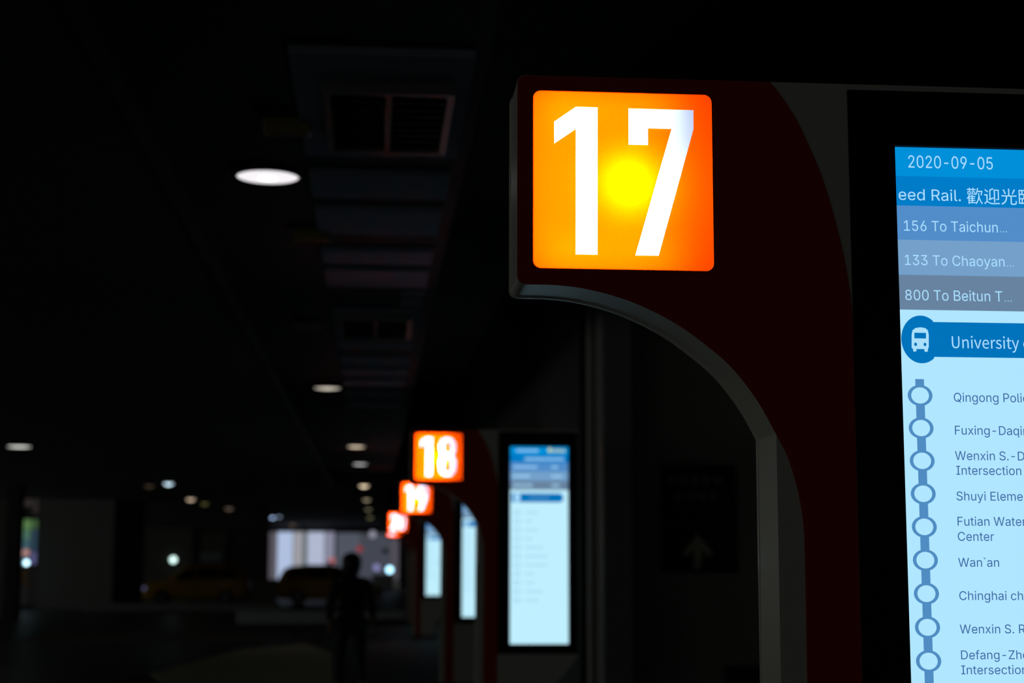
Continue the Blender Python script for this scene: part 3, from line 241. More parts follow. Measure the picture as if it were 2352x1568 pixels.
def dig(ch, x):
    """condensed upright numeral outlines, left edge x, 0.155 wide, 2.3074-2.6598 high"""
    z0, z1 = 2.3074, 2.6598; w = .155; t = .050; c = x+w/2
    if ch == '1': return [[(p[0]-.4075+x, p[1]) for p in ONE]]
    if ch == '7': return [[(p[0]-.5831+x, p[1]) for p in SEVEN]]
    if ch == '8':
        zm = 2.497
        out = arc(c, z1-.068, w/2-.004, .068, 0, 180)+[(x+.004, z1-.10)]+arc(x+.030, zm, .012, .012, 60, -60, 4)+arc(c, z0+.072, w/2, .072, 180, 360)+[(x+w, z0+.12)]+arc(x+w-.030, zm, .012, .012, 240, 120, 4)+[(x+w-.004, z1-.10)]
        out = arc(c, z1-.070, w/2-.003, .070, 0, 180)+[(x+.003, z1-.115), (x+.022, zm), (x, zm-.045)]+arc(c, z0+.074, w/2, .074, 180, 360)+[(x+w, zm-.045), (x+w-.022, zm), (x+w-.003, z1-.115)]
        h1 = arc(c, z1-.066, .027, .027, 0, 180)+arc(c, zm+.040, .027, .018, 180, 360)
        h2 = arc(c, zm-.048, .028, .022, 0, 180)+arc(c, z0+.070, .028, .028, 180, 360)
        return [out, h1, h2]
    if ch == '9':
        zm = 2.47
        out = arc(c, z1-.075, w/2, .075, 0, 180)+[(x, 2.53)]+arc(c, 2.53, w/2, .075, 180, 262, 8)+[(x+.026, z0), (x+.082, z0), (x+w-.012, 2.47), (x+w, 2.52)]
        h = arc(c, z1-.073, .027, .027, 0, 180)+arc(c, 2.525, .027, .027, 180, 360)
        return [out, h]
    if ch == '0':
        return [arc(c, z1-.076, w/2, .076, 0, 180)+arc(c, z0+.076, w/2, .076, 180, 360), arc(c, z1-.072, .028, .028, 0, 180)+arc(c, z0+.072, .028, .028, 180, 360)]
    if ch == '2':
        return [arc(c, z1-.076, w/2, .076, 0, 180)+[(x, z1-.10), (x+.05, z1-.10), (x+.05, z1-.075)]+arc(c, z1-.074, .028, .026, 180, 0)+[(x+w-.050, 2.545), (x, 2.36), (x, z0), (x+w, z0), (x+w, z0+.047), (x+.060, z0+.047), (x+w-.008, 2.515), (x+w, 2.555)]]
def sign_loops(num):
    x1, x2 = (.4075, .5833)
    if num in ('18', '19'): x2 = .5733
    if num == '20': x1, x2 = .4000, .5830
    if num == '21': x1, x2 = .4000, .6100
    return dig(num[0], x1), dig(num[1], x2)

# screen content, measured on the face of the near totem
def kp(px, py):
    p = onY(px, py, 3.65); return (p.x, p.z)
E_BODY = emit('screen_pale_blue', (176, 230, 255))
E_FAR = emit('screen_pale_blue_far', (192, 240, 255))
E_TXT = emit('screen_text_blue', (54, 96, 160))
E_PALE = emit('screen_text_pale', (170, 222, 255))
E_BAR = emit('screen_bar_blue', (0, 115, 188))
E_RING = emit('screen_line_blue', (80, 140, 194))
E_Y = emit('screen_text_yellow', (196, 214, 150))
BANDS = [(2.5853, 2.5810, emit('screen_navy', (4, 24, 40))), (2.5810, 2.5104, emit('screen_sky_blue', (0, 143, 217))), (2.5104, 2.4390, emit('screen_mid_blue', (0, 124, 200))),
         (2.4390, 2.3565, emit('screen_slate_blue', (82, 141, 202))), (2.3565, 2.2724, emit('screen_steel_blue', (116, 160, 202))), (2.2724, 2.1893, emit('screen_grey_blue', (104, 131, 160))), (2.1893, .815, E_BODY)]
def screen_mesh(far=False):
    bm = bmesh.new(); me_m = []
    for i, (a, b, m) in enumerate(BANDS):
        f = bm.faces.new([bm.verts.new((x-XC, -.003, z)) for x, z in ((SCX0, b), (SCX1, b), (SCX1, a), (SCX0, a))]); f.material_index = i
    # a shallow panel body behind the lit face
    add_box(bm, ((SCX0+SCX1)/2-XC, .004, (SCZ0+SCZ1)/2), (SCX1-SCX0, .012, SCZ1-SCZ0), len(BANDS))
    me = bpy.data.meshes.new('screen'); bm.to_mesh(me); bm.free()
    for b in BANDS: me.materials.append(b[2])
    if far: me.materials[len(BANDS)-1] = E_FAR
    me.materials.append(BLACKGLASS); return me
ISX = None
def screen_texts():
    """(name, kind, mesh) of the writing and signs shown by the near totem"""
    global ISX
    out = []
    def T(name, s, font, px0, py0, px1, cap_px, m, slope=0.0, sx=None, y=-.0042, fit=None):
        x0, z0 = kp(px0, py0); x1 = kp(px1, py0)[0] if px1 else None
        cap = kp(px0, py0-cap_px)[1]-z0
        lo, k = text_loops(s, font, x0, z0, x1, cap, sx, fit)
        out.append((name, text_mesh(name, lo, y), m)); return k
    T('date_text', '2020-09-05', 'i', 2085.2, 385.6, 2279.0, 28.0, E_PALE)
    T('ticker_text', 'eed Rail.', 'i', 2063.0, 459.6, 2205.4, 25.5, E_PALE)
    # four characters that follow the ticker
    x0, z0 = kp(2219.5, 465.8); x1 = kp(2373.0, 466.5)[0]
    lo, k = text_loops('歡迎光臨', 'n', x0, z0, x1, .0315)
    out.append(('ticker_text', text_mesh('ticker_text', lo, -.0042), E_PALE))
    def dots(px, py, step):
        return [ellipse(*kp(px+i*step, py), .00145, .0014, 10) for i in range(3)]
    for s, px0, py0, px1, cap, dx in (('156 To Taichun', 2075.3, 530.3, 2290.5, 23.5, 2297.0), ('133 To Chaoyan', 2077.2, 608.9, 2306.0, 23.4, 2312.5), ('800 To Beitun T', 2078.2, 689.3, 2301.0, 23.6, 2307.5)):
        x0, z0 = kp(px0, py0); x1 = kp(px1, py0)[0]; cp = kp(px0, py0-cap)[1]-z0
        lo, k = text_loops(s, 'i', x0, z0, x1, cp)
        me = text_mesh('route_text', lo, -.0042, dots(dx, py0+2.6, 6.6)); out.append(('route_text', me, E_PALE))
    # title bar with its round badge
    cx, cz = 1.2722, 2.1192
    bar = []
    rx, rz = .0477, .0565
    a = math.asin((2.1609-cz)/rz); bar = [(cx+rx*cos(a+(2*pi-2*a)*k/60), cz+rz*sin(a+(2*pi-2*a)*k/60)) for k in range(61)]
    zb = 2.1609-.0827
    bar += [(1.3022, zb)]+arc(1.7080-.0, (2.1609+zb)/2, .020, (2.1609-zb)/2, -90, 90, 12)+[(1.3022, 2.1609)]
    bar = [p for i, p in enumerate(bar) if not (p[0] > 1.3035 and i < 61)]
    out.append(('title_bar', plate_mesh('title_bar', [kx(bar)], -.0034, -.0034), E_BAR))
    def ic(zx, zy): return kp(1952+zx/3.485, 700+zy/3.485)
    busl = [(490, 345), (490, 240), (497, 205), (520, 187), (559, 181), (598, 187), (620, 205), (627, 240), (627, 340), (620, 355), (620, 373), (612, 377), (598, 377), (592, 370), (592, 355), (528, 355), (528, 370), (522, 375), (508, 375), (502, 370), (502, 355)]
    loops = [[ic(*p) for p in busl], [ic(*p) for p in ((512, 224), (605, 226), (605, 271), (512, 269))]]
    for zx, zy in ((522, 317), (597, 318)):
        c_ = ic(zx, zy); loops.append(ellipse(c_[0], c_[1], .0034, .0042, 20))
    out.append(('bus_symbol', plate_mesh('bus_symbol', [kx(l) for l in loops], -.0040, -.0040), emit('screen_symbol_pale', (170, 224, 250))))
    T('title_text', 'University o', 'n', 2185.3, 799.5, 2339.4, 27.0, E_PALE, y=-.0040, fit=10)
    # the line of stops
    zr = [908.3, 983.8, 1059.5, 1135.4, 1211.3, 1287.3, 1363.9, 1440.8, 1517.7]
    xr = [2114.4, 2116.1, 2118.1, 2120.1, 2121.9, 2123.9, 2125.6, 2127.3, 2129.0]
    cs = [kp(x, z) for x, z in zip(xr, zr)]
    dz = (cs[0][1]-cs[-1][1])/8; cxm = sum(c[0] for c in cs)/9
    for i in range(15):
        z = cs[0][1]-dz*i
        if z < .90: break
        out.append(('stop_ring', cached(('ring', i), lambda: plate_mesh('stop_ring', [kx(ellipse(cxm, z, .0296, .0246)), kx(ellipse(cxm, z, .0212, .0190))], -.0038, -.0038)), E_RING))
        zt = cs[0][1]+.0385 if i == 0 else z+dz-.0222
        out.append(('line_link', plate_mesh('line_link', [kx([(cxm-.0105, z+.0222), (cxm+.0105, z+.0222), (cxm+.0105, zt), (cxm-.0105, zt)])], -.0036, -.0036), E_RING))
    k = T('stop_name', 'Intersection', 'i', 2195.3, 1090.0, 2344.3, 20.3, E_TXT)
    for s, a, b in (('Qingong Polic', 2189.6, 922.5), ('Fuxing-Daqin', 2192.2, 998.0), ('Wenxin S.-Da', 2192.5, 1056.2), ('Shuyi Eleme', 2195.9, 1149.0), ('Futian Water', 2198.2, 1206.8), ('Center', 2198.8, 1241.6), ('Wan`an', 2199.6, 1301.0), ('Chinghai ch', 2202.2, 1377.5), ('Wenxin S. R', 2203.4, 1454.0), ('Defang-Zho', 2206.2, 1513.4), ('Intersection', 2206.8, 1547.8)):
        T('stop_name', s, 'i', a, b, None, 20.3, E_TXT, sx=k)
    return out
def screen_marks():
    """far screens: the same layout, the lines of writing too small to read there"""
    out = []
    def bars(name, rects, m, y=-.0042):
        out.append((name, plate_mesh(name, [kx(rrect(x0, z-h/2, x1, z+h/2, h*.4, 3)) for x0, x1, z, h in rects], y, y), m))
    def row(x0, x1, z, h, w=.013, g=.007):
        r = []; x = x0
        while x < x1-.005:
            r.append((x, min(x+w, x1), z, h)); x += w+g
        return r
    bars('date_text', row(1.28, 1.48, 2.546, .028), E_PALE); bars('weather_text', [(1.565, 1.600, 2.552, .045)]+row(1.61, 1.72, 2.546, .034, .016, .008), E_Y)
    bars('ticker_text', row(1.355, 1.715, 2.470, .034), E_PALE)
    for z, a, b in ((2.398, 1.47, 1.655), (2.314, 1.40, 1.70), (2.231, 1.43, 1.67)):
        bars('route_text', row(1.25, a, z, .03), E_PALE); bars('route_text', row(1.60, b, z, .03), E_PALE)
    out.append(('title_bar', plate_mesh('title_bar', [kx([(1.235, 2.079), (1.235, 2.160)]+arc(1.672, 2.1195, .035, .0405, 90, -90, 12))], -.0034, -.0034), E_BAR))
    out.append(('bus_symbol', plate_mesh('bus_symbol', [kx(ellipse(1.285, 2.1195, .030, .038, 24))], -.0040, -.0040), E_PALE))
    bars('title_text', row(1.40, 1.58, 2.1195, .034), E_RING, -.0040)
    zz = [1.985-.0783*i for i in range(11)]
    ln = [.11, .06, .11, .06, .15, .19, .19, .07, .07, .15, .12]
    for z, l in zip(zz, ln): bars('stop_name', row(1.365, 1.365+l, z, .018, .010, .010), emit('screen_text_soft', (128, 178, 216)))
    for i, z in enumerate(zz):
        out.append(('stop_ring', cached(('fring', i), lambda: plate_mesh('stop_ring', [kx(ellipse(1.285, z, .0296, .0246, 24)), kx(ellipse(1.285, z, .0212, .0190, 24))], -.0038, -.0038)), emit('screen_line_soft', (140, 190, 226))))
    return out

def totem(num, X, Y, dz, label, near=False):
    t = empty('bus_stop_totem', (X, Y, dz)); tag(t, label, 'bus stop sign', 'numbered stop totems along the platform')
    def body():
        return plate_mesh('housing', [kx(outline()), kx(SIGN)], 0.0, .178)
    h = link('housing', cached('housing', body), OFFW, t); bev(h, .0022)
    bc = link('back_cover', cached('back', lambda: plate_mesh('back_cover', [kx(outline(.0025))], .178, .192)), OFFW, t)
    link('red_panel', cached('red', lambda: plate_mesh('red_panel', [kx(red_outline()), kx(SIGN)], -.0015, 0.0)), RED, t)
    a, b = sign_loops(num)
    sp = link('number_panel', plate_mesh('number_panel', [kx(rrect(SX0-.003, SZ0-.003, SX1+.003, SZ1+.003, .021))]+[kx(l) for l in a+b], 0.0005, 0.0005), ORANGE, t)
    tag(sp, 'backlit orange number panel')
    for d in (a, b): link('digit', plate_mesh('digit', [kx(l) for l in d], .0005, .0005), WHITEF, sp)
    link('absorbing_lining', cached('lining', lambda: plate_mesh('absorbing_lining', [kx(SIGN), kx(rrect(SX0+.003, SZ0+.003, SX1-.003, SZ1-.003, .017))], .004, .170)), INNER, t)  # unseen dark lining added to cut bounced light behind the panel
    link('absorbing_back', cached('lback', lambda: plate_mesh('absorbing_back', [kx(rrect(SX0+.003, SZ0+.003, SX1-.003, SZ1-.003, .017))], .165, .170)), INNER, t)  # unseen dark back added to absorb the lamp's backward light
    # lamps inside the box behind the number panel
    l = bpy.data.lights.new('sign_lamp', 'POINT'); l.energy = LP1; l.shadow_soft_size = .015; l.color = (1, 1, 1)
    lo = bpy.data.objects.new('sign_lamp', l); COL.objects.link(lo); lo.parent = t; lo.location = (.585-XC, LD1, 2.478)
    for lx, ly, lz, lw, lh, lp_ in ((.40, .13, 2.485, .05, .40, 1.37), (.54, .08, 2.66, .30, .03, .55), (.54, .08, 2.31, .30, .03, .62)):
        l2 = bpy.data.lights.new('sign_tube', 'AREA'); l2.energy = lp_; l2.shape = 'RECTANGLE'; l2.size = lw; l2.size_y = lh
        lo2 = bpy.data.objects.new('sign_tube', l2); COL.objects.link(lo2); lo2.parent = t; lo2.location = (lx-XC, ly, lz); lo2.rotation_euler = (radians(-90), 0, 0)
    link('bezel', cached('bezel', lambda: plate_mesh('bezel', [kx(rrect(BX0, BZ0, BX1, BZ1, .003, 3)), kx([(SCX0, SCZ0), (SCX1, SCZ0), (SCX1, SCZ1), (SCX0, SCZ1)])], -.004, 0.0)), BLACKGLASS, t)
    s = link('screen', cached(('screen', near), lambda: screen_mesh(not near)), None, t); tag(s, 'lit blue timetable screen')
    for name, me, m in (cached('texts', screen_texts) if near else cached('marks', screen_marks)):
        link(name, me, m, s)
    zb = FL-dz; box_obj('plinth', (1.18-XC, .095, (zb-.092)/2), (.54, .21, -.092-zb), PLINTH, t)
    return t
LP1, LD1 = 5.2, .068
totem('17', XC, 3.65, 0.0, 'nearest stop totem, number 17, with arched neck and large sharp screen', True)
totem('18', XC+.004, 14.6, .058, 'second stop totem, number 18, whole blurred screen seen beside the arch of 17')
totem('19', XC+.030, 23.0, .015, 'third stop totem, number 19, screen partly hidden behind totem 18')
totem('20', XC-.015, 37.5, .02, 'fourth stop totem, number 20, peeping out left of totem 19')
totem('21', XC+.02, 45.0, .03, 'farthest stop totem, orange corner of its panel just below number 20')

# ------------------------------------------------------------------ world: dim daylight that comes in from the open left side
w = bpy.data.worlds.new('world'); scene.world = w; w.use_nodes = True; nt = w.node_tree
bg = nt.nodes['Background']; tc = nt.nodes.new('ShaderNodeTexCoord'); sp = nt.nodes.new('ShaderNodeSeparateXYZ')
mr = nt.nodes.new('ShaderNodeMapRange'); mr.inputs['From Min'].default_value = .09; mr.inputs['From Max'].default_value = -1.0
mr.inputs['To Min'].default_value = .006; mr.inputs['To Max'].default_value = .42
nt.links.new(tc.outputs['Generated'], sp.inputs[0]); nt.links.new(sp.outputs['X'], mr.inputs['Value']); nt.links.new(mr.outputs[0], bg.inputs['Strength'])
bg.inputs['Color'].default_value = (.95, 1.0, .90, 1)

# ------------------------------------------------------------------ the hall
def struct(name, c, s, m, label=None, rz=0.0):
    o = box_obj(name, c, s, m, rz=rz); tag(o, label, None, None, 'structure'); return o
ROAD = mat('asphalt', (.13, .135, .14), .42, bump=.2, bscale=30, var=.25, vscale=.6)
PAVE = mat('platform_tiles', (.06, .058, .052), .75, spec=.2, bump=.1, bscale=20, var=.15, vscale=1.2)
PAINT = mat('worn_white_line', (.75, .82, .86), .22, var=.2, vscale=2)
CEIL = mat('black_ceiling', (.012, .012, .013), .85)
WALL = mat('grey_render', (.30, .30, .28), .8, var=.1, vscale=1.0)
WALLP = mat('pale_partition', (.28, .29, .28), .6, var=.08, vscale=.5)
DARKW = mat('dark_cladding', (.05, .05, .052), .7, var=.15)
PANEL = mat('pale_ceiling_metal', (.27, .32, .42), .8, spec=.08)
FRAME = mat('grey_metal', (.16, .16, .16), .5, metal=.3)

struct('floor', (-6, 50, RD-.15), (44, 150, .3), ROAD, 'dark asphalt bus lane')            # lane, 15 cm below the platform
def slab(name, pts, z0, z1, m, label):
    bm = bmesh.new(); lo = [bm.verts.new((x, y, z0)) for x, y in pts]; hi = [bm.verts.new((x, y, z1)) for x, y in pts]
    bm.faces.new(lo[::-1]); bm.faces.new(hi)
    for i in range(len(pts)): bm.faces.new((lo[i], lo[(i+1) % len(pts)], hi[(i+1) % len(pts)], hi[i]))
    o = link(name, bm_mesh(bm, name), m); tag(o, label, None, None, 'structure'); return o
def fz(px, py):
    p = onZ(px, py, FL); return (p.x, p.y)
edge = [fz(345, 1547), fz(552, 1491), fz(700, 1478)]
slab('floor_platform', [(-6, -8), (-4.2, 20.5), edge[0], edge[1], edge[2], (-1.3, 36), (-1.3, 49.5), (8, 49.5), (8, -8)], RD, FL, PAVE, 'tiled waiting platform under the totems')
struct('ceiling', (-13.74, 50, 4.16), (28.52, 150, .24), CEIL, 'black ceiling over the lane')
struct('ceiling_high', (4.5, 50, 6.6), (8.1, 150, .2), CEIL, 'higher black ceiling over the platform')
struct('trim_41', (.54, 50, 5.37), (.06, 150, 2.3), CEIL, 'black fascia between the two ceilings')
struct('wall_right', (2.45, 65, 3.15), (.3, 94, 6.6), mat('black_cladding', (.014, .014, .014), .8), 'dark cladding along the right side of the platform')
struct('wall_back', (5.4, 17.3, 3.15), (6.2, .3, 6.6), WALL, 'grey wall behind the near totem')
struct('wall_front', (8.1, 4.5, 3.15), (.2, 25.5, 6.6), WALL)
p0 = onY(1386, 1200, 16.6).x; p1 = onY(1452, 1200, 16.6).x
struct('trim_1', ((p0+p1)/2, 16.85, 3.15), (p1-p0, .5, 6.6), mat('column_paint', (.22, .235, .235), .6), 'narrow pale column beside the second totem')
TACT = mat('tactile_paving', (.86, .80, .56), .6, bump=.3, bscale=14)
slab('trim_9', [edge[0], edge[1], edge[2], fz(764, 1500), fz(766, 1568), fz(764, 1640), fz(420, 1600)][::-1], FL-.01, FL+.006, TACT, 'pale yellowish tactile paving along the slanted platform edge')
# lane markings and added kerbs
def strip(name, y0, y1, x0, x1, m, label): return struct(name, ((x0+x1)/2, (y0+y1)/2, RD+.002), (x1-x0, y1-y0, .006), m, label)
def zl(px, py): return onZ(px, py, RD)
def kerb(name, px0, px1, Y, py, m, label):
    z_ = wz_(py, Y); x0_, x1_ = onY(px0, py, Y).x, onY(px1, py, Y).x
    o = struct(name, ((x0_+x1_)/2, Y+.2, (z_+RD)/2), (x1_-x0_, .4, z_-RD), m, label); bev(o, .03)
def wz_(py, Y): return onY(700, py, Y).z
kerb('trim_2', 545, 930, 50.0, 1403, mat('kerb_light_strip', (.62, .68, .70), .6, var=.15), 'added pale kerb catching light as the bright strip across the platform end')  # upright face added to catch light for the bright floor strip
kerb('trim_3', 190, 640, 62.0, 1385, mat('kerb_reflection_grey', (.30, .31, .31), .6, var=.2), 'added grey kerb standing for light reflected on the floor before the taxis')  # added kerb stands for a light reflection on the floor
strip('trim_4', zl(300, 1475).y, zl(300, 1452).y, -8.5, zl(660, 1460).x, mat('brown_line', (.24, .21, .18), .6, var=.3), 'brownish band across the lane')
# left partition, columns and rear wall
Yp = 66.0
def wx(px, Y): return onY(px, 1200, Y).x
def wz(py, Y): return onY(200, py, Y).z
a, b = wx(90, Yp), wx(263, Yp)
struct('wall_left', ((a+b)/2, Yp, (wz(1079, Yp)+RD)/2), (b-a, .2, wz(1079, Yp)-RD), WALLP, 'pale partition wall')
a, b = wx(-120, Yp), wx(22, Yp)
struct('wall_left_end', ((a+b)/2, Yp, 1.88), (b-a, .2, 4.3), mat('dim_partition', (.16, .16, .15), .7), 'dim wall at the left end')
a, b = wx(20, 54), wx(50, 54)
struct('trim_5', ((a+b)/2, 54, 1.88), (b-a, .7, 4.3), DARKW, 'black column left of the lit glass strip')
a, b = wx(264, 68), wx(330, 68)
struct('trim_6', ((a+b)/2, 68, 1.88), (b-a, .8, 4.3), DARKW, 'black column right of the pale partition')
Yb = 78.0
a, b = wx(300, Yb), wx(619, Yb)
struct('wall_rear', ((a+b)/2, Yb, 1.88), (b-a, .3, 4.3), mat('rear_wall', (.10, .10, .10), .8, var=.1), 'dark rear wall behind the taxis')
for n_, (p, q, c) in enumerate(((330, 445, (.20, .20, .19)), (468, 520, (.19, .18, .17)))):
    a, b = wx(p, Yb-.3), wx(q, Yb-.3)
    struct('trim_%d' % (7+n_), ((a+b)/2, Yb-.25, (3.45 if n_ == 0 else 3.2)/2+RD), (b-a, .1, 3.45 if n_ == 0 else 3.2), mat('wall_bay_%d' % n_, c, .8), ('wide', 'narrow')[n_]+' lighter bay on the rear wall')
a, b = wx(462, Yb-.4), wx(512, Yb-.4)
nb = box_obj('notice_board', ((a+b)/2, Yb-.335, (wz(1266, Yb)+wz(1289, Yb))/2), (b-a, .08, wz(1266, Yb)-wz(1289, Yb)), mat('board_blue_grey', (.36, .38, .46), .5)); tag(nb, 'blue-grey notice board on the rear wall above the left taxi', 'notice board')  # bluish patch on the rear wall, built as a notice board
a, b = wx(583, 71), wx(640, 71)
bb = box_obj('barrier_block', ((a+b)/2, 71, (wz(1329, 71)+RD)/2), (b-a, .5, wz(1329, 71)-RD), mat('concrete', (.20, .19, .17), .8, var=.1), bevel=.04); tag(bb, 'low concrete block between the two taxis', 'barrier')

# ------------------------------------------------------------------ glazing: lit strip at the left and the bright far end
def glazing(name, Y, panes, frame_px, label, framew=.06):
    """panes = [(px0, px1, py0, py1, rgb, gain)]; frame_px = outer px rectangle"""
    x0, x1 = wx(frame_px[0], Y), wx(frame_px[1], Y); z1, z0 = wz(frame_px[2], Y), wz(frame_px[3], Y)
    o = empty(name, ((x0+x1)/2, Y, z0)); tag(o, label, None, None, 'structure')
    bm = bmesh.new()
    for cx in (x0, x1): add_box(bm, (cx-(x0+x1)/2, 0, (z1-z0)/2), (framew, .1, z1-z0+framew))
    for cz in (0, z1-z0): add_box(bm, (0, 0, cz), (x1-x0-framew, .1, framew))
    link('window_frame', bm_mesh(bm, 'window_frame'), PLINTH, o)
    for i, (a, b, c, d, rgb, k) in enumerate(panes):
        xa, xb, zb, za = wx(a, Y), wx(b, Y), wz(c, Y), wz(d, Y)
        m = emit('lit_pane_%d_%d_%d' % rgb+'_%d' % (k*100), rgb, k)
        box_obj('pane', ((xa+xb)/2-(x0+x1)/2, .02, (za+zb)/2-z0), (xb-xa-.02, .02, zb-za-.02), m, o)
    return o
glazing('window_1', 66.0, [
    (54, 72, 1138, 1164, (46, 42, 40), 1), (74, 90, 1138, 1180, (40, 37, 36), 1),
    (53, 72, 1193, 1218, (86, 122, 74), 1), (53, 71, 1218, 1240, (74, 112, 96), 1), (53, 71, 1240, 1262, (62, 92, 104), 1),
    (52, 70, 1262, 1276, (190, 140, 135), 1), (52, 69, 1276, 1300, (70, 100, 115), 1),
    (74, 89, 1193, 1215, (64, 92, 56), 1), (74, 88, 1215, 1268, (44, 66, 82), 1), (73, 87, 1268, 1296, (88, 86, 128), 1),
    (52, 69, 1302, 1345, (26, 20, 12), 1), (72, 87, 1302, 1390, (16, 15, 15), 1), (52, 69, 1345, 1390, (22, 21, 22), 1)], (50, 90, 1130, 1392), 'tall lit glass strip at the left edge', .10)
Yf = 112.0
glazing('window_2', Yf, [
    (620, 637, 1220, 1330, (88, 84, 92), 1), (638, 674, 1219, 1330, (176, 192, 224), 1), (675, 697, 1219, 1330, (156, 156, 162), 1),  # leftmost pane is a grey pillar given a glow
    (698, 706, 1219, 1330, (100, 112, 116), 1), (707, 746, 1219, 1330, (176, 184, 208), 1), (747, 771, 1219, 1330, (134, 134, 156), 1)],
    (618, 771, 1217, 1332), 'bright frosted glazing at the far end of the hall', .12)
glazing('wall_far_glow', Yf, [(773, 828, 1221, 1331, (80, 84, 96), 1), (829, 897, 1224, 1331, (68, 71, 82), 1), (898, 917, 1227, 1331, (80, 77, 86), 1)],  # grey far wall given a glow of its own, built as panes
    (772, 919, 1219, 1332), 'grey far wall with glow added, at the end of the hall', .12)
struct('wall_far', (-13.74, 112.6, 3.95), (28.5, .3, .55), DARKW, 'dark lintel above the far glazing')
x = wx(619, Yf); struct('wall_far_left', ((x-30)/2, 112.6, 1.88), (30+x, .3, 4.3), DARKW)
x = wx(919, Yf); struct('wall_far_right', ((x+8)/2, 112.6, 1.7), (8-x, .3, 3.94), DARKW); struct('wall_far_high', (4.53, 112.6, 5.15), (8.0, .3, 2.96), DARKW)
def roundel(name, px, py, r, m, label, cat, Y=Yf-.25):
    p = onY(px, py, Y); bm = bmesh.new(); add_rev(bm, [(r, -.03), (r, .03)], (0, 0, 0), 'y', 24); o = link(name, bm_mesh(bm, name), m, None, p); tag(o, label, cat); return o
roundel('round_sign', 826, 1260, .20, emit('lit_red', (150, 40, 44)), 'red round sign on the grey far wall above the walking person', 'sign')
roundel('round_sign', 885, 1265, .20, PLINTH, 'dark round sign on the grey far wall near the farthest totems', 'sign')
roundel('lit_sign', 762, 1287, .22, emit('lit_pink', (190, 110, 112)), 'small pink lit sign on the far glazing just over the right taxi', 'sign')

# ------------------------------------------------------------------ ceiling strip, unlit fixtures, lamps
ZC = 4.04
def cz_(px, py): return onZ(px, py, 4.0)
for i, (ya, yb, half) in enumerate(((128, 362, 0), (403, 457, 0), (484, 540, 0), (577, 608, 0), (623, 660, 0), (671, 683, 1), (694, 706, 1), (718, 778, 0), (789, 801, 0), (824, 839, 0), (850, 863, 0), (875, 887, 0), (904, 914, 0), (930, 938, 0))):
    y1_, y0_ = cz_(900, ya).y, cz_(900, yb).y
    if y0_ > y1_: y0_, y1_ = y1_, y0_
    xr_ = .455-.0045*(y0_-8); xl_ = .22 if half else -.44
    o = struct('trim_%d' % (20+i), ((xl_+xr_)/2, (y0_+y1_)/2, 4.02), (xr_-xl_, y1_-y0_, .04), PANEL)
struct('trim_40', (-1.32, 22, 4.0), (.09, 60, .08), mat('conduit', (.06, .06, .06), .5), 'thin conduit running along the ceiling left of the lamps')
DARKL = mat('dark_louvre', (.02, .02, .015), .5)
def troffer(px0, px1, px2, px3, ya, yb, label):
    yf, yn = cz_(850, yb).y, cz_(850, ya).y
    if yf > yn: yf, yn = yn, yf
    x0, x1 = cz_(px0, ya).x, cz_(px1, ya).x
    o = empty('ceiling_light_fixture', ((x0+x1)/2, (yf+yn)/2, 4.0)); tag(o, label, 'ceiling light', 'unlit fixtures in the pale ceiling strip')
    W, L = x1-x0, yn-yf; bm = bmesh.new(); t = .035
    add_box(bm, (-W/2+t/2, 0, -.03), (t, L, .06)); add_box(bm, (W/2-t/2, 0, -.03), (t, L, .06))
    add_box(bm, (0, -L/2+t/2, -.03), (W-2*t, t, .06)); add_box(bm, (0, L/2-t/2, -.03), (W-2*t, t, .06))
    link('frame', bm_mesh(bm, 'frame'), FRAME, o)
    box_obj('divider', (0, 0, -.028), (.03, L-2*t, .05), FRAME, o)
    for s in (-1, 1):
        bm = bmesh.new(); add_box(bm, (s*(W/4-.006), 0, -.012), (W/2-t-.012, L-2*t, .02))
        for k in range(9): add_box(bm, (s*(W/4-.006), -L/2+t+(k+.5)*(L-2*t)/9, -.03), (W/2-t-.02, .006, .03))
        link('louvre', bm_mesh(bm, 'louvre'), DARKL, o)
    return o
troffer(741, 1047, 0, 0, 188, 330, 'near unlit square ceiling fixture with two dark louvres')
troffer(778, 948, 0, 0, 722, 768, 'farther unlit ceiling fixture with two dark louvres')
YB = mat('dull_yellow_box', (.20, .17, .05), .5)
for px, py, lb in ((660, 286, 'dull yellow ceiling box nearest the camera, above the big lamp'), (716, 536, 'dull yellow ceiling box between the big lamp and the second lamp'), (708, 744, 'dark small ceiling box left of the farther unlit fixture')):
    p = cz_(px, py); o = empty('junction_box', (p.x, p.y, 4.04)); tag(o, lb, 'junction box', 'small boxes on the ceiling')
    box_obj('casing', (0, 0, -.05), (.26, .10, .09), YB if py < 700 else FRAME, o, bevel=.01); box_obj('mounting_plate', (0, 0, -.006), (.32, .14, .012), PLINTH, o)
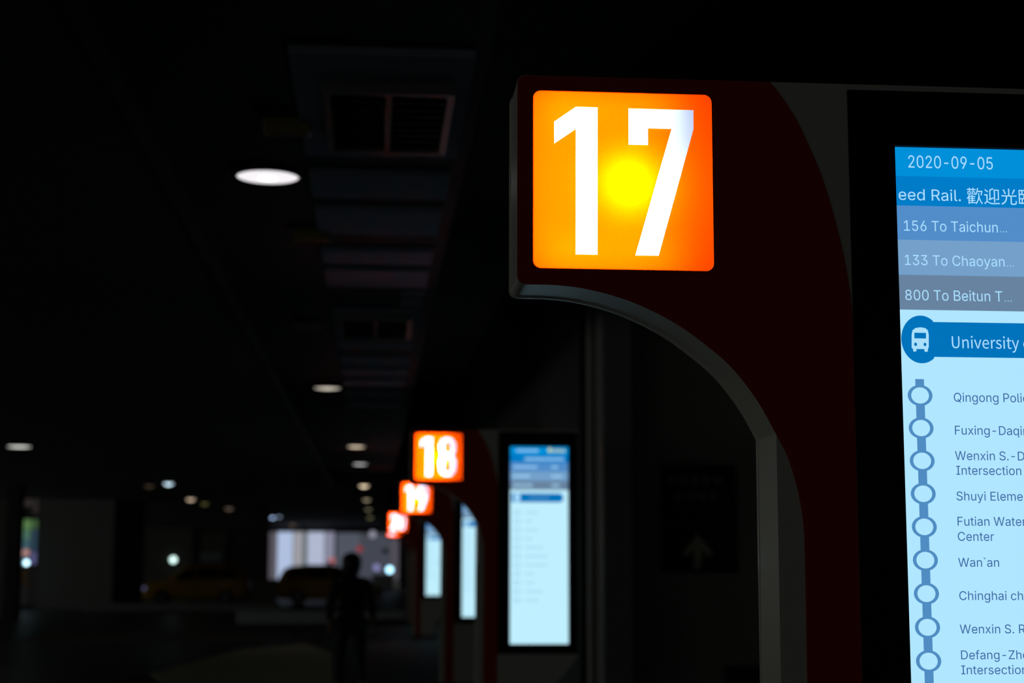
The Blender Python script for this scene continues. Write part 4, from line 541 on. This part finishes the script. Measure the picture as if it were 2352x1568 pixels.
def lamp(px, py, rad, rgb, k, label, group, core=0.0, Z=4.0):
    p = onZ(px, py, Z); far = p.y > 46
    mid = 30 < p.y <= 46; drop = rad*.42 if far else .006
    if far or mid:                                                   # a small bright lens spread over its blur disc
        W_, H_ = 2*rad*FPX/p.y, max(drop, 2*rad*.06)*FPX/p.y
        k = k*max(1, ((W_+17)*(H_+17))/(W_*H_+60))*(.5 if far else .42); core = k
    o = empty('downlight', p); tag(o, label, 'ceiling lamp', group)
    bm = bmesh.new(); add_rev(bm, [(rad*1.0, .0), (rad*1.07, -.004), (rad*1.10, .02), (rad*.9, .10), (rad*.5, .14)], (0, 0, 0), 'z', 32, cap=False)
    link('housing', bm_mesh(bm, 'housing', True), PLINTH, o)
    bm = bmesh.new(); add_rev(bm, [(rad*.30, -drop*.9), (rad*.7, -drop*.62), (rad*.99, .006)], (0, 0, 0), 'z', 32, cap=False)
    link('diffuser', bm_mesh(bm, 'diffuser', True), emit('lamp_%d_%d_%d_%d' % (*rgb, k*100), rgb, k), o)
    bm = bmesh.new(); add_rev(bm, [(rad*.02, -drop-.003), (rad*.31, -drop*.9-.001)], (0, 0, 0), 'z', 24)
    link('bulb', bm_mesh(bm, 'bulb'), emit('bulb_%d_%d_%d_%d' % (*rgb, k*100), rgb, max(k, core)), o)
    return o
GR, GL_ = 'lamps of the row right of the lane', 'lamps of the far left row'
lamp(615, 408, .196, (250, 246, 250), 1.0, 'largest lit round ceiling lamp, nearest the camera', GR, 2.2)
lamp(752, 892, .185, (236, 224, 206), .95, 'second lit ceiling lamp, below the big one in its row', GR, 1.4)
lamp(818, 1026, .19, (215, 196, 172), .95, 'warm ceiling lamp above left of the sign 18', GR, 1.2)
lamp(827, 1066, .19, (190, 190, 190), .95, 'grey-white ceiling lamp just below the warm one left of the sign 18', GR, 1.2)
lamp(836, 1115, .15, (220, 200, 168), 1.0, 'warm ceiling lamp level with the top of sign 19', GR)
lamp(842, 1147, .15, (120, 110, 92), 1.0, 'dim ceiling lamp left of the middle of sign 19', GR)
lamp(846, 1169, .15, (90, 84, 66), 1.0, 'dim ceiling lamp left of the lower edge of sign 19', GR)
lamp(850, 1188, .17, (80, 78, 56), 1.0, 'faint ceiling lamp beside the top of sign 20', GR)
lamp(44, 1026, .25, (205, 206, 200), 1.0, 'lit ceiling lamp at the left edge of the hall', GL_)
lamp(387, 1110, .15, (196, 224, 240), 1.0, 'bright bluish lamp, first of the slanting far left row', GL_)
lamp(438, 1146, .17, (150, 132, 112), 1.3, 'warm brownish lamp, second lit in the far left row', GL_)
lamp(470, 1156, .16, (64, 60, 34), 1.0, 'dull olive lamp next to the warm brownish one', GL_)
lamp(343, 1115, .16, (44, 34, 26), 1.0, 'very dim lamp left of the bright bluish one', GL_)
lamp(526, 1167, .20, (64, 54, 48), 1.2, 'dim brown lamp in the middle of the far left row', GL_)
lamp(575, 1183, .22, (120, 126, 122), 1.2, 'grey lamp just left of the bluish pair', GL_)
lamp(592, 1188, .20, (64, 60, 54), 1.2, 'dim lamp between the grey one and the bluish pair', GL_)
lamp(626, 1188, .13, (160, 184, 226), 1.6, 'left lamp of the bluish pair', GL_)
lamp(641, 1186, .12, (120, 138, 158), 1.1, 'right lamp of the bluish pair', GL_)
for px, py, lb in ((672, 1204, 'faint brown lamp above the far glazing, left one'), (684, 1209, 'faint brown lamp above the far glazing, right one')):
    lamp(px, py, .26, (62, 52, 46), 1.0, lb, GL_)
# wall lamps and small lights
def bulkhead(px, py, Y, r, rgb, k, label):
    p = onY(px, py, Y); o = empty('wall_lamp', p); tag(o, label, 'lamp')
    bm = bmesh.new(); add_rev(bm, [(r*.3, -.10), (r*.8, -.07), (r, -.02)], (0, 0, 0), 'y', 24); link('lens', bm_mesh(bm, 'lens', True), emit('lens_%d_%d_%d_%d' % (*rgb, k*100), rgb, k), o)
    bm = bmesh.new(); add_rev(bm, [(r*1.15, -.02), (r*1.15, .05)], (0, 0, 0), 'y', 24); link('rim', bm_mesh(bm, 'rim'), PLINTH, o); return o
bulkhead(856, 1227, Yf-.3, .24, (128, 128, 142), 1.4, 'pale round lamp high on the grey far wall beside the farthest totems')
bulkhead(398, 1285, Yb-.35, .15, (196, 228, 220), 2.6, 'bright round wall lamp on the rear wall just above the left taxi')
bulkhead(61, 1292, 65.6, .10, (190, 235, 250), 4.0, 'bright spot lamp at the foot of the lit glass strip')

# ------------------------------------------------------------------ wall sign with the arrow
Yw = 17.14
def ws(px, py): p = onY(px, py, Yw); return (p.x, p.z)
a_, b_ = ws(1515, 1066), ws(1692, 1316)
o = empty('direction_sign', ((a_[0]+b_[0])/2, Yw, b_[1])); tag(o, 'black direction sign with a pale arrow on the grey wall', 'sign')
W, H = b_[0]-a_[0], a_[1]-b_[1]
s_ = box_obj('sign_plate', (0, -.012, H/2), (W, .024, H), mat('matt_black', (.012, .012, .012), .7), o)
SIGNW = mat('sign_print', (.62, .62, .48), .6); SIGNG = mat('sign_print_grey', (.20, .20, .20), .6)
def lp(px, py): q = ws(px, py); return (q[0]-(a_[0]+b_[0])/2, q[1]-b_[1])
arrow = [(1601, 1226), (1636, 1268), (1627, 1279), (1612, 1262), (1609, 1305), (1594, 1305), (1592, 1262), (1576, 1279), (1567, 1268)]
link('arrow', plate_mesh('arrow', [[lp(*p) for p in arrow]], -.026, -.024), SIGNW, o)
for i, (py, x0_, x1_, n_, h_, m_) in enumerate(((1103, 1532, 1664, 5, 20, SIGNG), (1140, 1546, 1655, 4, 18, SIGNG), (1172, 1530, 1664, 16, 5, mat('sign_print_dim', (.09, .09, .09), .6)), (1198, 1530, 1672, 17, 5, MATS['sign_print_dim']))):
    st = (x1_-x0_)/n_
    ls = [[lp(x0_+k*st, py+h_/2), lp(x0_+k*st+st*.72, py+h_/2), lp(x0_+k*st+st*.72, py-h_/2), lp(x0_+k*st, py-h_/2)] for k in range(n_)]
    link('lettering', plate_mesh('lettering', ls, -.026, -.024), m_, o)
q0, q1 = ws(1652, 1531), ws(1750, 1640)
o = empty('litter_bin', ((q0[0]+q1[0])/2, 16.6, FL)); tag(o, 'black box-shaped bin against the grey wall behind the pillar of totem 17', 'bin')
hh = onY(1700, 1531, 16.6).z-FL; ww = onY(1760, 1531, 16.6).x-onY(1652, 1531, 16.6).x
box_obj('body', (0, 0, hh*.46), (ww, .38, hh*.92), MATS['matt_black'], o, bevel=.02); box_obj('lid', (0, 0, hh*.965), (ww+.03, .41, hh*.07), PLINTH, o, bevel=.01)

# ------------------------------------------------------------------ cars
TYRE = mat('tyre_rubber', (.012, .012, .012), .8); HUB = mat('hub_metal', (.30, .30, .32), .35, metal=.8); GLASS = mat('car_glass', (.006, .007, .008), .1, spec=.5)
def interp(tb, x):
    for (x0, *a), (x1, *b) in zip(tb, tb[1:]):
        if x <= x1:
            t = (x-x0)/(x1-x0); t = max(0, min(1, t)); return [p+(q-p)*t for p, q in zip(a, b)]
    return list(tb[-1][1:])
# x, half width, sill z, belt z, roof z, roof half width   (front of the car at -x)
CAR = [(-2.28, .58, .34, .64, .65, .50), (-2.2, .76, .24, .76, .78, .64), (-1.95, .85, .20, .86, .89, .72), (-1.45, .88, .19, .93, .98, .78), (-1.2, .89, .19, .97, 1.04, .75), (-.45, .89, .19, 1.00, 1.55, .66), (0, .89, .19, 1.01, 1.63, .65), (.9, .89, .19, 1.02, 1.63, .64), (1.7, .88, .20, 1.03, 1.56, .63), (1.95, .87, .22, 1.03, 1.46, .64), (2.18, .84, .28, 1.0, 1.08, .66), (2.25, .80, .34, .93, .96, .62), (2.28, .70, .42, .80, .82, .54)]
def csec(x):
    w_, s, b, r, wr = interp(CAR, x)
    return [(0, s), (w_*.9, s), (w_*.985, s+.10), (w_, (s+b)*.52), (w_*.985, b-.05), (w_*.95, b), (wr+(w_*.95-wr)*.12, b+(r-b)*.86), (wr*.86, r-(r-b)*.03), (wr*.4, r+.012), (0, r+.016)]
def car_body():
    bm = bmesh.new(); xs = sorted(set([c[0] for c in CAR]+[-2.25+4.5*i/36 for i in range(37)])); rings = []
    for x in xs:
        h = csec(x); full = [(-y, z) for y, z in h[:0:-1]]+h[:-1] if False else [(y, z) for y, z in h]+[(-y, z) for y, z in h[-2:0:-1]]
        rings.append([bm.verts.new((x, y, z)) for y, z in full])
    n = len(rings[0])
    for a, b in zip(rings, rings[1:]):
        for k in range(n): bm.faces.new((a[k], a[(k+1) % n], b[(k+1) % n], b[k]))
    bm.faces.new(rings[0]); bm.faces.new(rings[-1][::-1]); return bm_mesh(bm, 'body', True)
def car_window(x0, x1, side, inset0=.0, inset1=.0):
    bm = bmesh.new(); top, bot = [], []
    for i in range(7):
        t = i/6; x = x0+(x1-x0)*t; h = csec(x); (yb, zb), (yt, zt) = h[5], h[6]
        f = lambda u: (side*(yb+(yt-yb)*u+.006), zb+(zt-zb)*u)
        a = f(.10); bot.append(bm.verts.new((x, *a)))
        u1 = .90; xt = x0+inset0+(x1-inset1-x0-inset0)*t; h2 = csec(xt); (yb2, zb2), (yt2, zt2) = h2[5], h2[6]
        top.append(bm.verts.new((xt, side*(yb2+(yt2-yb2)*u1+.006), zb2+(zt2-zb2)*u1)))
    for i in range(6): bm.faces.new((bot[i], bot[i+1], top[i+1], top[i]))
    me = bm_mesh(bm, 'side_window'); return me
def car_shield(xa, xb, name):
    bm = bmesh.new(); rows = []
    for x in (xa, (xa+xb)/2, xb):
        h = csec(x); r = []
        for k in range(-4, 5):
            y = h[7][0]*.97*k/4; z = h[9][1]+(h[7][1]-h[9][1])*(k/4)**2
            r.append(bm.verts.new((x, y, z+.008)))
        rows.append(r)
    for a, b in zip(rows, rows[1:]):
        for k in range(8): bm.faces.new((a[k], a[k+1], b[k+1], b[k]))
    return bm_mesh(bm, name)
def car(name, loc, rz, paint, label, cat, roof=None, lamp_k=(0, 0), lampc=(150, 150, 200)):
    o = empty(name, loc, rz); tag(o, label, cat)
    b = link('body', cached('carbody', car_body).copy(), paint, o)
    for s in (-1, 1):
        for i, (x0, x1, ia, ib) in enumerate(((-.95, -.02, .46, 0), (.05, .95, 0, 0), (1.02, 1.86, .0, .22))):
            link('side_window', cached(('win', i, s), lambda: car_window(x0, x1, s, ia, ib)), GLASS, o)
        m = link('side_mirror', cached(('mir', s), lambda: (lambda bm: (add_box(bm, (-.80, s*.99, 1.05), (.10, .18, .12)), bm_mesh(bm, 'side_mirror'))[1])(bmesh.new())), paint, o); bev(m, .03)
        for x in (-.20, .70): box_obj('door_handle', (x+.25, s*.875, .84), (.16, .03, .03), HUB, o)
    link('windshield', cached('ws', lambda: car_shield(-1.12, -.50, 'windshield')), GLASS, o); link('rear_window', cached('rw', lambda: car_shield(2.12, 1.94, 'rear_window')), GLASS, o)
    for x in (-1.38, 1.32):
        for s in (-1, 1):
            def wheel():
                bm = bmesh.new(); add_rev(bm, [(.20, -.095), (.29, -.10), (.315, -.06), (.315, .06), (.29, .10), (.20, .095)], (0, 0, 0), 'y', 28); return bm_mesh(bm, 'wheel')
            def hub():
                bm = bmesh.new(); add_rev(bm, [(.19, -.10), (.205, 0), (.19, .10)], (0, 0, 0), 'y', 20)
                for k in range(5):
                    a = 2*pi*k/5
                    for q in (-.105, .105): add_box(bm, (.10*cos(a), q, .10*sin(a)), (.05, .01, .05))
                return bm_mesh(bm, 'hub')
            wv = link('wheel', cached('wheel', wheel), TYRE, o, (x, s*.80, .315)); link('hub', cached('hub', hub), HUB, wv)
    for i, s in enumerate((-1, 1)):
        e_ = emit('car_lamp_%d_%d_%d_%d' % (*lampc, lamp_k[i]*100), lampc, lamp_k[i]) if lamp_k[i] else mat('lamp_glass', (.35, .36, .38), .15)
        l_ = box_obj('headlight', (-2.10, s*.66, .66), (.16, .26, .14), e_, o); bev(l_, .04)
        l_ = box_obj('tail_light', (2.19, s*.62, .80), (.08, .28, .15), mat('tail_red', (.25, .01, .01), .2), o); bev(l_, .03)
    bp = box_obj('front_bumper', (-2.2, 0, .38), (.16, 1.40, .18), paint, o); bev(bp, .06); bp = box_obj('rear_bumper', (2.2, 0, .42), (.14, 1.44, .20), paint, o); bev(bp, .06)
    if roof:
        r_ = box_obj('roof_light', (roof[0], 0, 1.70), (.20, .40, .16), roof[1], o); bev(r_, .04)
    return o
TAXI = mat('taxi_yellow', (.62, .34, .02), .35, coat=.4)
Yt = 73.0
xa, xb = wx(335, Yt-.9), wx(566, Yt-.9)
t1 = car('taxi', ((xa+xb)/2, Yt, RD), 0.0, TAXI, 'yellow taxi parked at the rear wall with a reflection glowing on one headlight', 'car', (.10, mat('roof_sign_white', (.10, .10, .09), .5)), (.9, .0), (112, 114, 170))  # low glow on one headlight stands for a reflection
xa, xb = wx(642, Yt-.9), wx(873, Yt-.9)
t2 = car('taxi', ((xa+xb)/2, Yt, RD), pi, TAXI, 'dark yellow taxi partly behind the walking person, below the bright glazing', 'car', (.0, mat('unlit_white', (.05, .05, .05), .5)))
for t_ in (t1, t2): t_.scale = (1.02, 1, 1.05)
bulkhead(895, 1308, Yf-.3, .22, (150, 205, 230), 4.4, 'bright bluish round lamp low on the grey far wall, right of the walking person')
bulkhead(865, 1303, Yf-.3, .24, (100, 100, 138), 2.0, 'dim purple round lamp low on the grey far wall, beside the bright bluish one')
xa, xb = wx(856, 108), wx(906, 108); z_ = wz(1317, 108)
lb = box_obj('low_barrier', ((xa+xb)/2, 108, (z_+RD)/2), (xb-xa, .4, z_-RD), mat('barrier_white', (.6, .6, .62), .6), bevel=.05); tag(lb, 'low pale barrier in front of the grey far wall, right of the walking person', 'barrier')
# ------------------------------------------------------------------ the walking person
def skin_mesh(name, verts, edges, m, parent, root=0, sub=2):
    me = bpy.data.meshes.new(name); me.from_pydata([v[:3] for v in verts], edges, []); o = link(name, me, m, parent)
    md = o.modifiers.new('skin', 'SKIN'); md.use_smooth_shade = True; md.branch_smoothing = .4
    sv = me.skin_vertices[0].data
    for i, v in enumerate(verts):
        r = v[3]; sv[i].radius = r if isinstance(r, tuple) else (r, r)
        sv[i].use_root = (i == root)
    s = o.modifiers.new('sub', 'SUBSURF'); s.levels = sub; s.render_levels = sub; return o
pp = onZ(803, 1592, FL)
P = empty('person', (pp.x, pp.y, FL), radians(4)); P.scale = (1.06, 1.06, 1.05); tag(P, 'person in dark clothes walking away along the platform', 'person')
SKIN = mat('skin', (.42, .27, .20), .55); JACK = mat('dark_jacket', (.014, .015, .017), .8); TROU = mat('dark_trousers', (.018, .019, .024), .85); HAIR = mat('black_hair', (.008, .007, .007), .5); SHOE = mat('dark_shoe', (.02, .02, .02), .5)
# walking away from the camera (+y); z up; left foot forward
V = [(0, 0, .93, (.155, .115)), (0, .0, 1.08, (.14, .10)), (0, .01, 1.24, (.165, .11)), (0, .01, 1.40, (.13, .085)), (0, .015, 1.47, (.06, .06)), (0, .025, 1.545, (.064, .07)), (0, .035, 1.62, (.082, .095)), (0, .03, 1.685, (.06, .07)),
     (-.19, .0, 1.385, (.062, .062)), (-.255, -.04, 1.13, (.047, .047)), (-.265, .06, .90, (.036, .036)), (-.262, .09, .84, (.024, .036)),
     (.19, .0, 1.385, (.062, .062)), (.27, .0, 1.13, (.047, .047)), (.285, .12, .93, (.036, .036)), (.285, .16, .875, (.024, .036)),
     (-.095, .0, .86, (.095, .10)), (-.115, .14, .49, (.062, .064)), (-.125, .22, .10, (.040, .044)), (-.125, .34, .035, (.036, .028)),
     (.095, .0, .86, (.095, .10)), (.125, -.03, .49, (.062, .064)), (.140, -.26, .14, (.040, .044)), (.140, -.17, .04, (.036, .028))]
Ed = [(0, 1), (1, 2), (2, 3), (3, 4), (4, 5), (5, 6), (6, 7), (3, 8), (8, 9), (9, 10), (10, 11), (3, 12), (12, 13), (13, 14), (14, 15), (0, 16), (16, 17), (17, 18), (18, 19), (0, 20), (20, 21), (21, 22), (22, 23)]
for base, sx in ((11, -1), (15, 1)):                                  # five fingers on each hand
    bx, by, bz = V[base][:3]
    for k, (dy, ln) in enumerate(((-.027, .062), (-.009, .074), (.010, .070), (.027, .054))):
        i = len(V); V.append((bx+sx*.002, by+dy, bz-.045, (.0095, .0095))); V.append((bx+sx*-.006, by+dy*1.1+.006, bz-.045-ln*.55, (.0085, .0085))); V.append((bx-sx*.018, by+dy*1.1+.012, bz-.045-ln, (.0075, .0075)))
        Ed += [(base, i), (i, i+1), (i+1, i+2)]
    i = len(V); V.append((bx-sx*.012, by+.040, bz-.012, (.0105, .0105))); V.append((bx-sx*.022, by+.056, bz-.048, (.009, .009))); Ed += [(base, i), (i, i+1)]
skin_mesh('body', V, Ed, SKIN, P)
def sub_skin(name, idx, grow, m, extra=()):
    mp = {j: i for i, j in enumerate(idx)}
    vv = [(*V[j][:3], tuple(r+grow for r in V[j][3])) for j in idx]
    ee = [(mp[a], mp[b]) for a, b in Ed if a in mp and b in mp]
    return skin_mesh(name, vv, ee, m, P)
V.append((0, 0, .80, (.165, .125))); Ed.append((0, len(V)-1))
sub_skin('jacket', [0, len(V)-1, 1, 2, 3, 4, 8, 9, 10, 12, 13, 14], .018, JACK)
sub_skin('trousers', [0, 16, 17, 18, 20, 21, 22], .014, TROU)
for i in (18, 22):
    x_, y_, z_ = V[i][:3]; x2, y2, z2 = V[i+1][:3]
    skin_mesh('shoe', [(x_, y_-.03, z2+.012, (.045, .045)), (x_, (y_+y2)/2, z2+.008, (.046, .040)), (x2, y2, z2+.002, (.044, .036))], [(0, 1), (1, 2)], SHOE, P)
bm = bmesh.new(); bmesh.ops.create_uvsphere(bm, u_segments=24, v_segments=16, radius=1.0)
for v in bm.verts:
    x_, y_, z_ = v.co; k_ = 1.0
    if y_ > .2 and z_ < .25: k_ = .86
    v.co = (x_*.130*k_, y_*.132*k_+.008, z_*.125*(1.75 if z_ < 0 and y_ < .25 else 1)+1.635)
h_ = link('hair', bm_mesh(bm, 'hair', True), HAIR, P)
# face on the far side of the head
bm = bmesh.new()
bmesh.ops.create_uvsphere(bm, u_segments=10, v_segments=8, radius=.012, matrix=Matrix.Translation((-.031, .132, 1.628))); bmesh.ops.create_uvsphere(bm, u_segments=10, v_segments=8, radius=.012, matrix=Matrix.Translation((.031, .132, 1.628)))
link('eyes', bm_mesh(bm, 'eyes', True), mat('eye', (.5, .5, .5), .2), P)
bm = bmesh.new(); bmesh.ops.create_cone(bm, segments=8, radius1=.016, radius2=.006, depth=.05, cap_ends=True, matrix=Matrix.Translation((0, .142, 1.605))); link('nose', bm_mesh(bm, 'nose', True), SKIN, P)
link('mouth', (lambda bm: (add_box(bm, (0, .128, 1.566), (.045, .012, .010)), bm_mesh(bm, 'mouth'))[1])(bmesh.new()), mat('lips', (.35, .13, .11), .5), P)
for s in (-1, 1):
    bm = bmesh.new(); bmesh.ops.create_uvsphere(bm, u_segments=10, v_segments=8, radius=1, matrix=Matrix.Translation((s*.098, .03, 1.615)) @ Matrix.Diagonal((.012, .022, .033, 1))); link('ear', bm_mesh(bm, 'ear', True), SKIN, P)
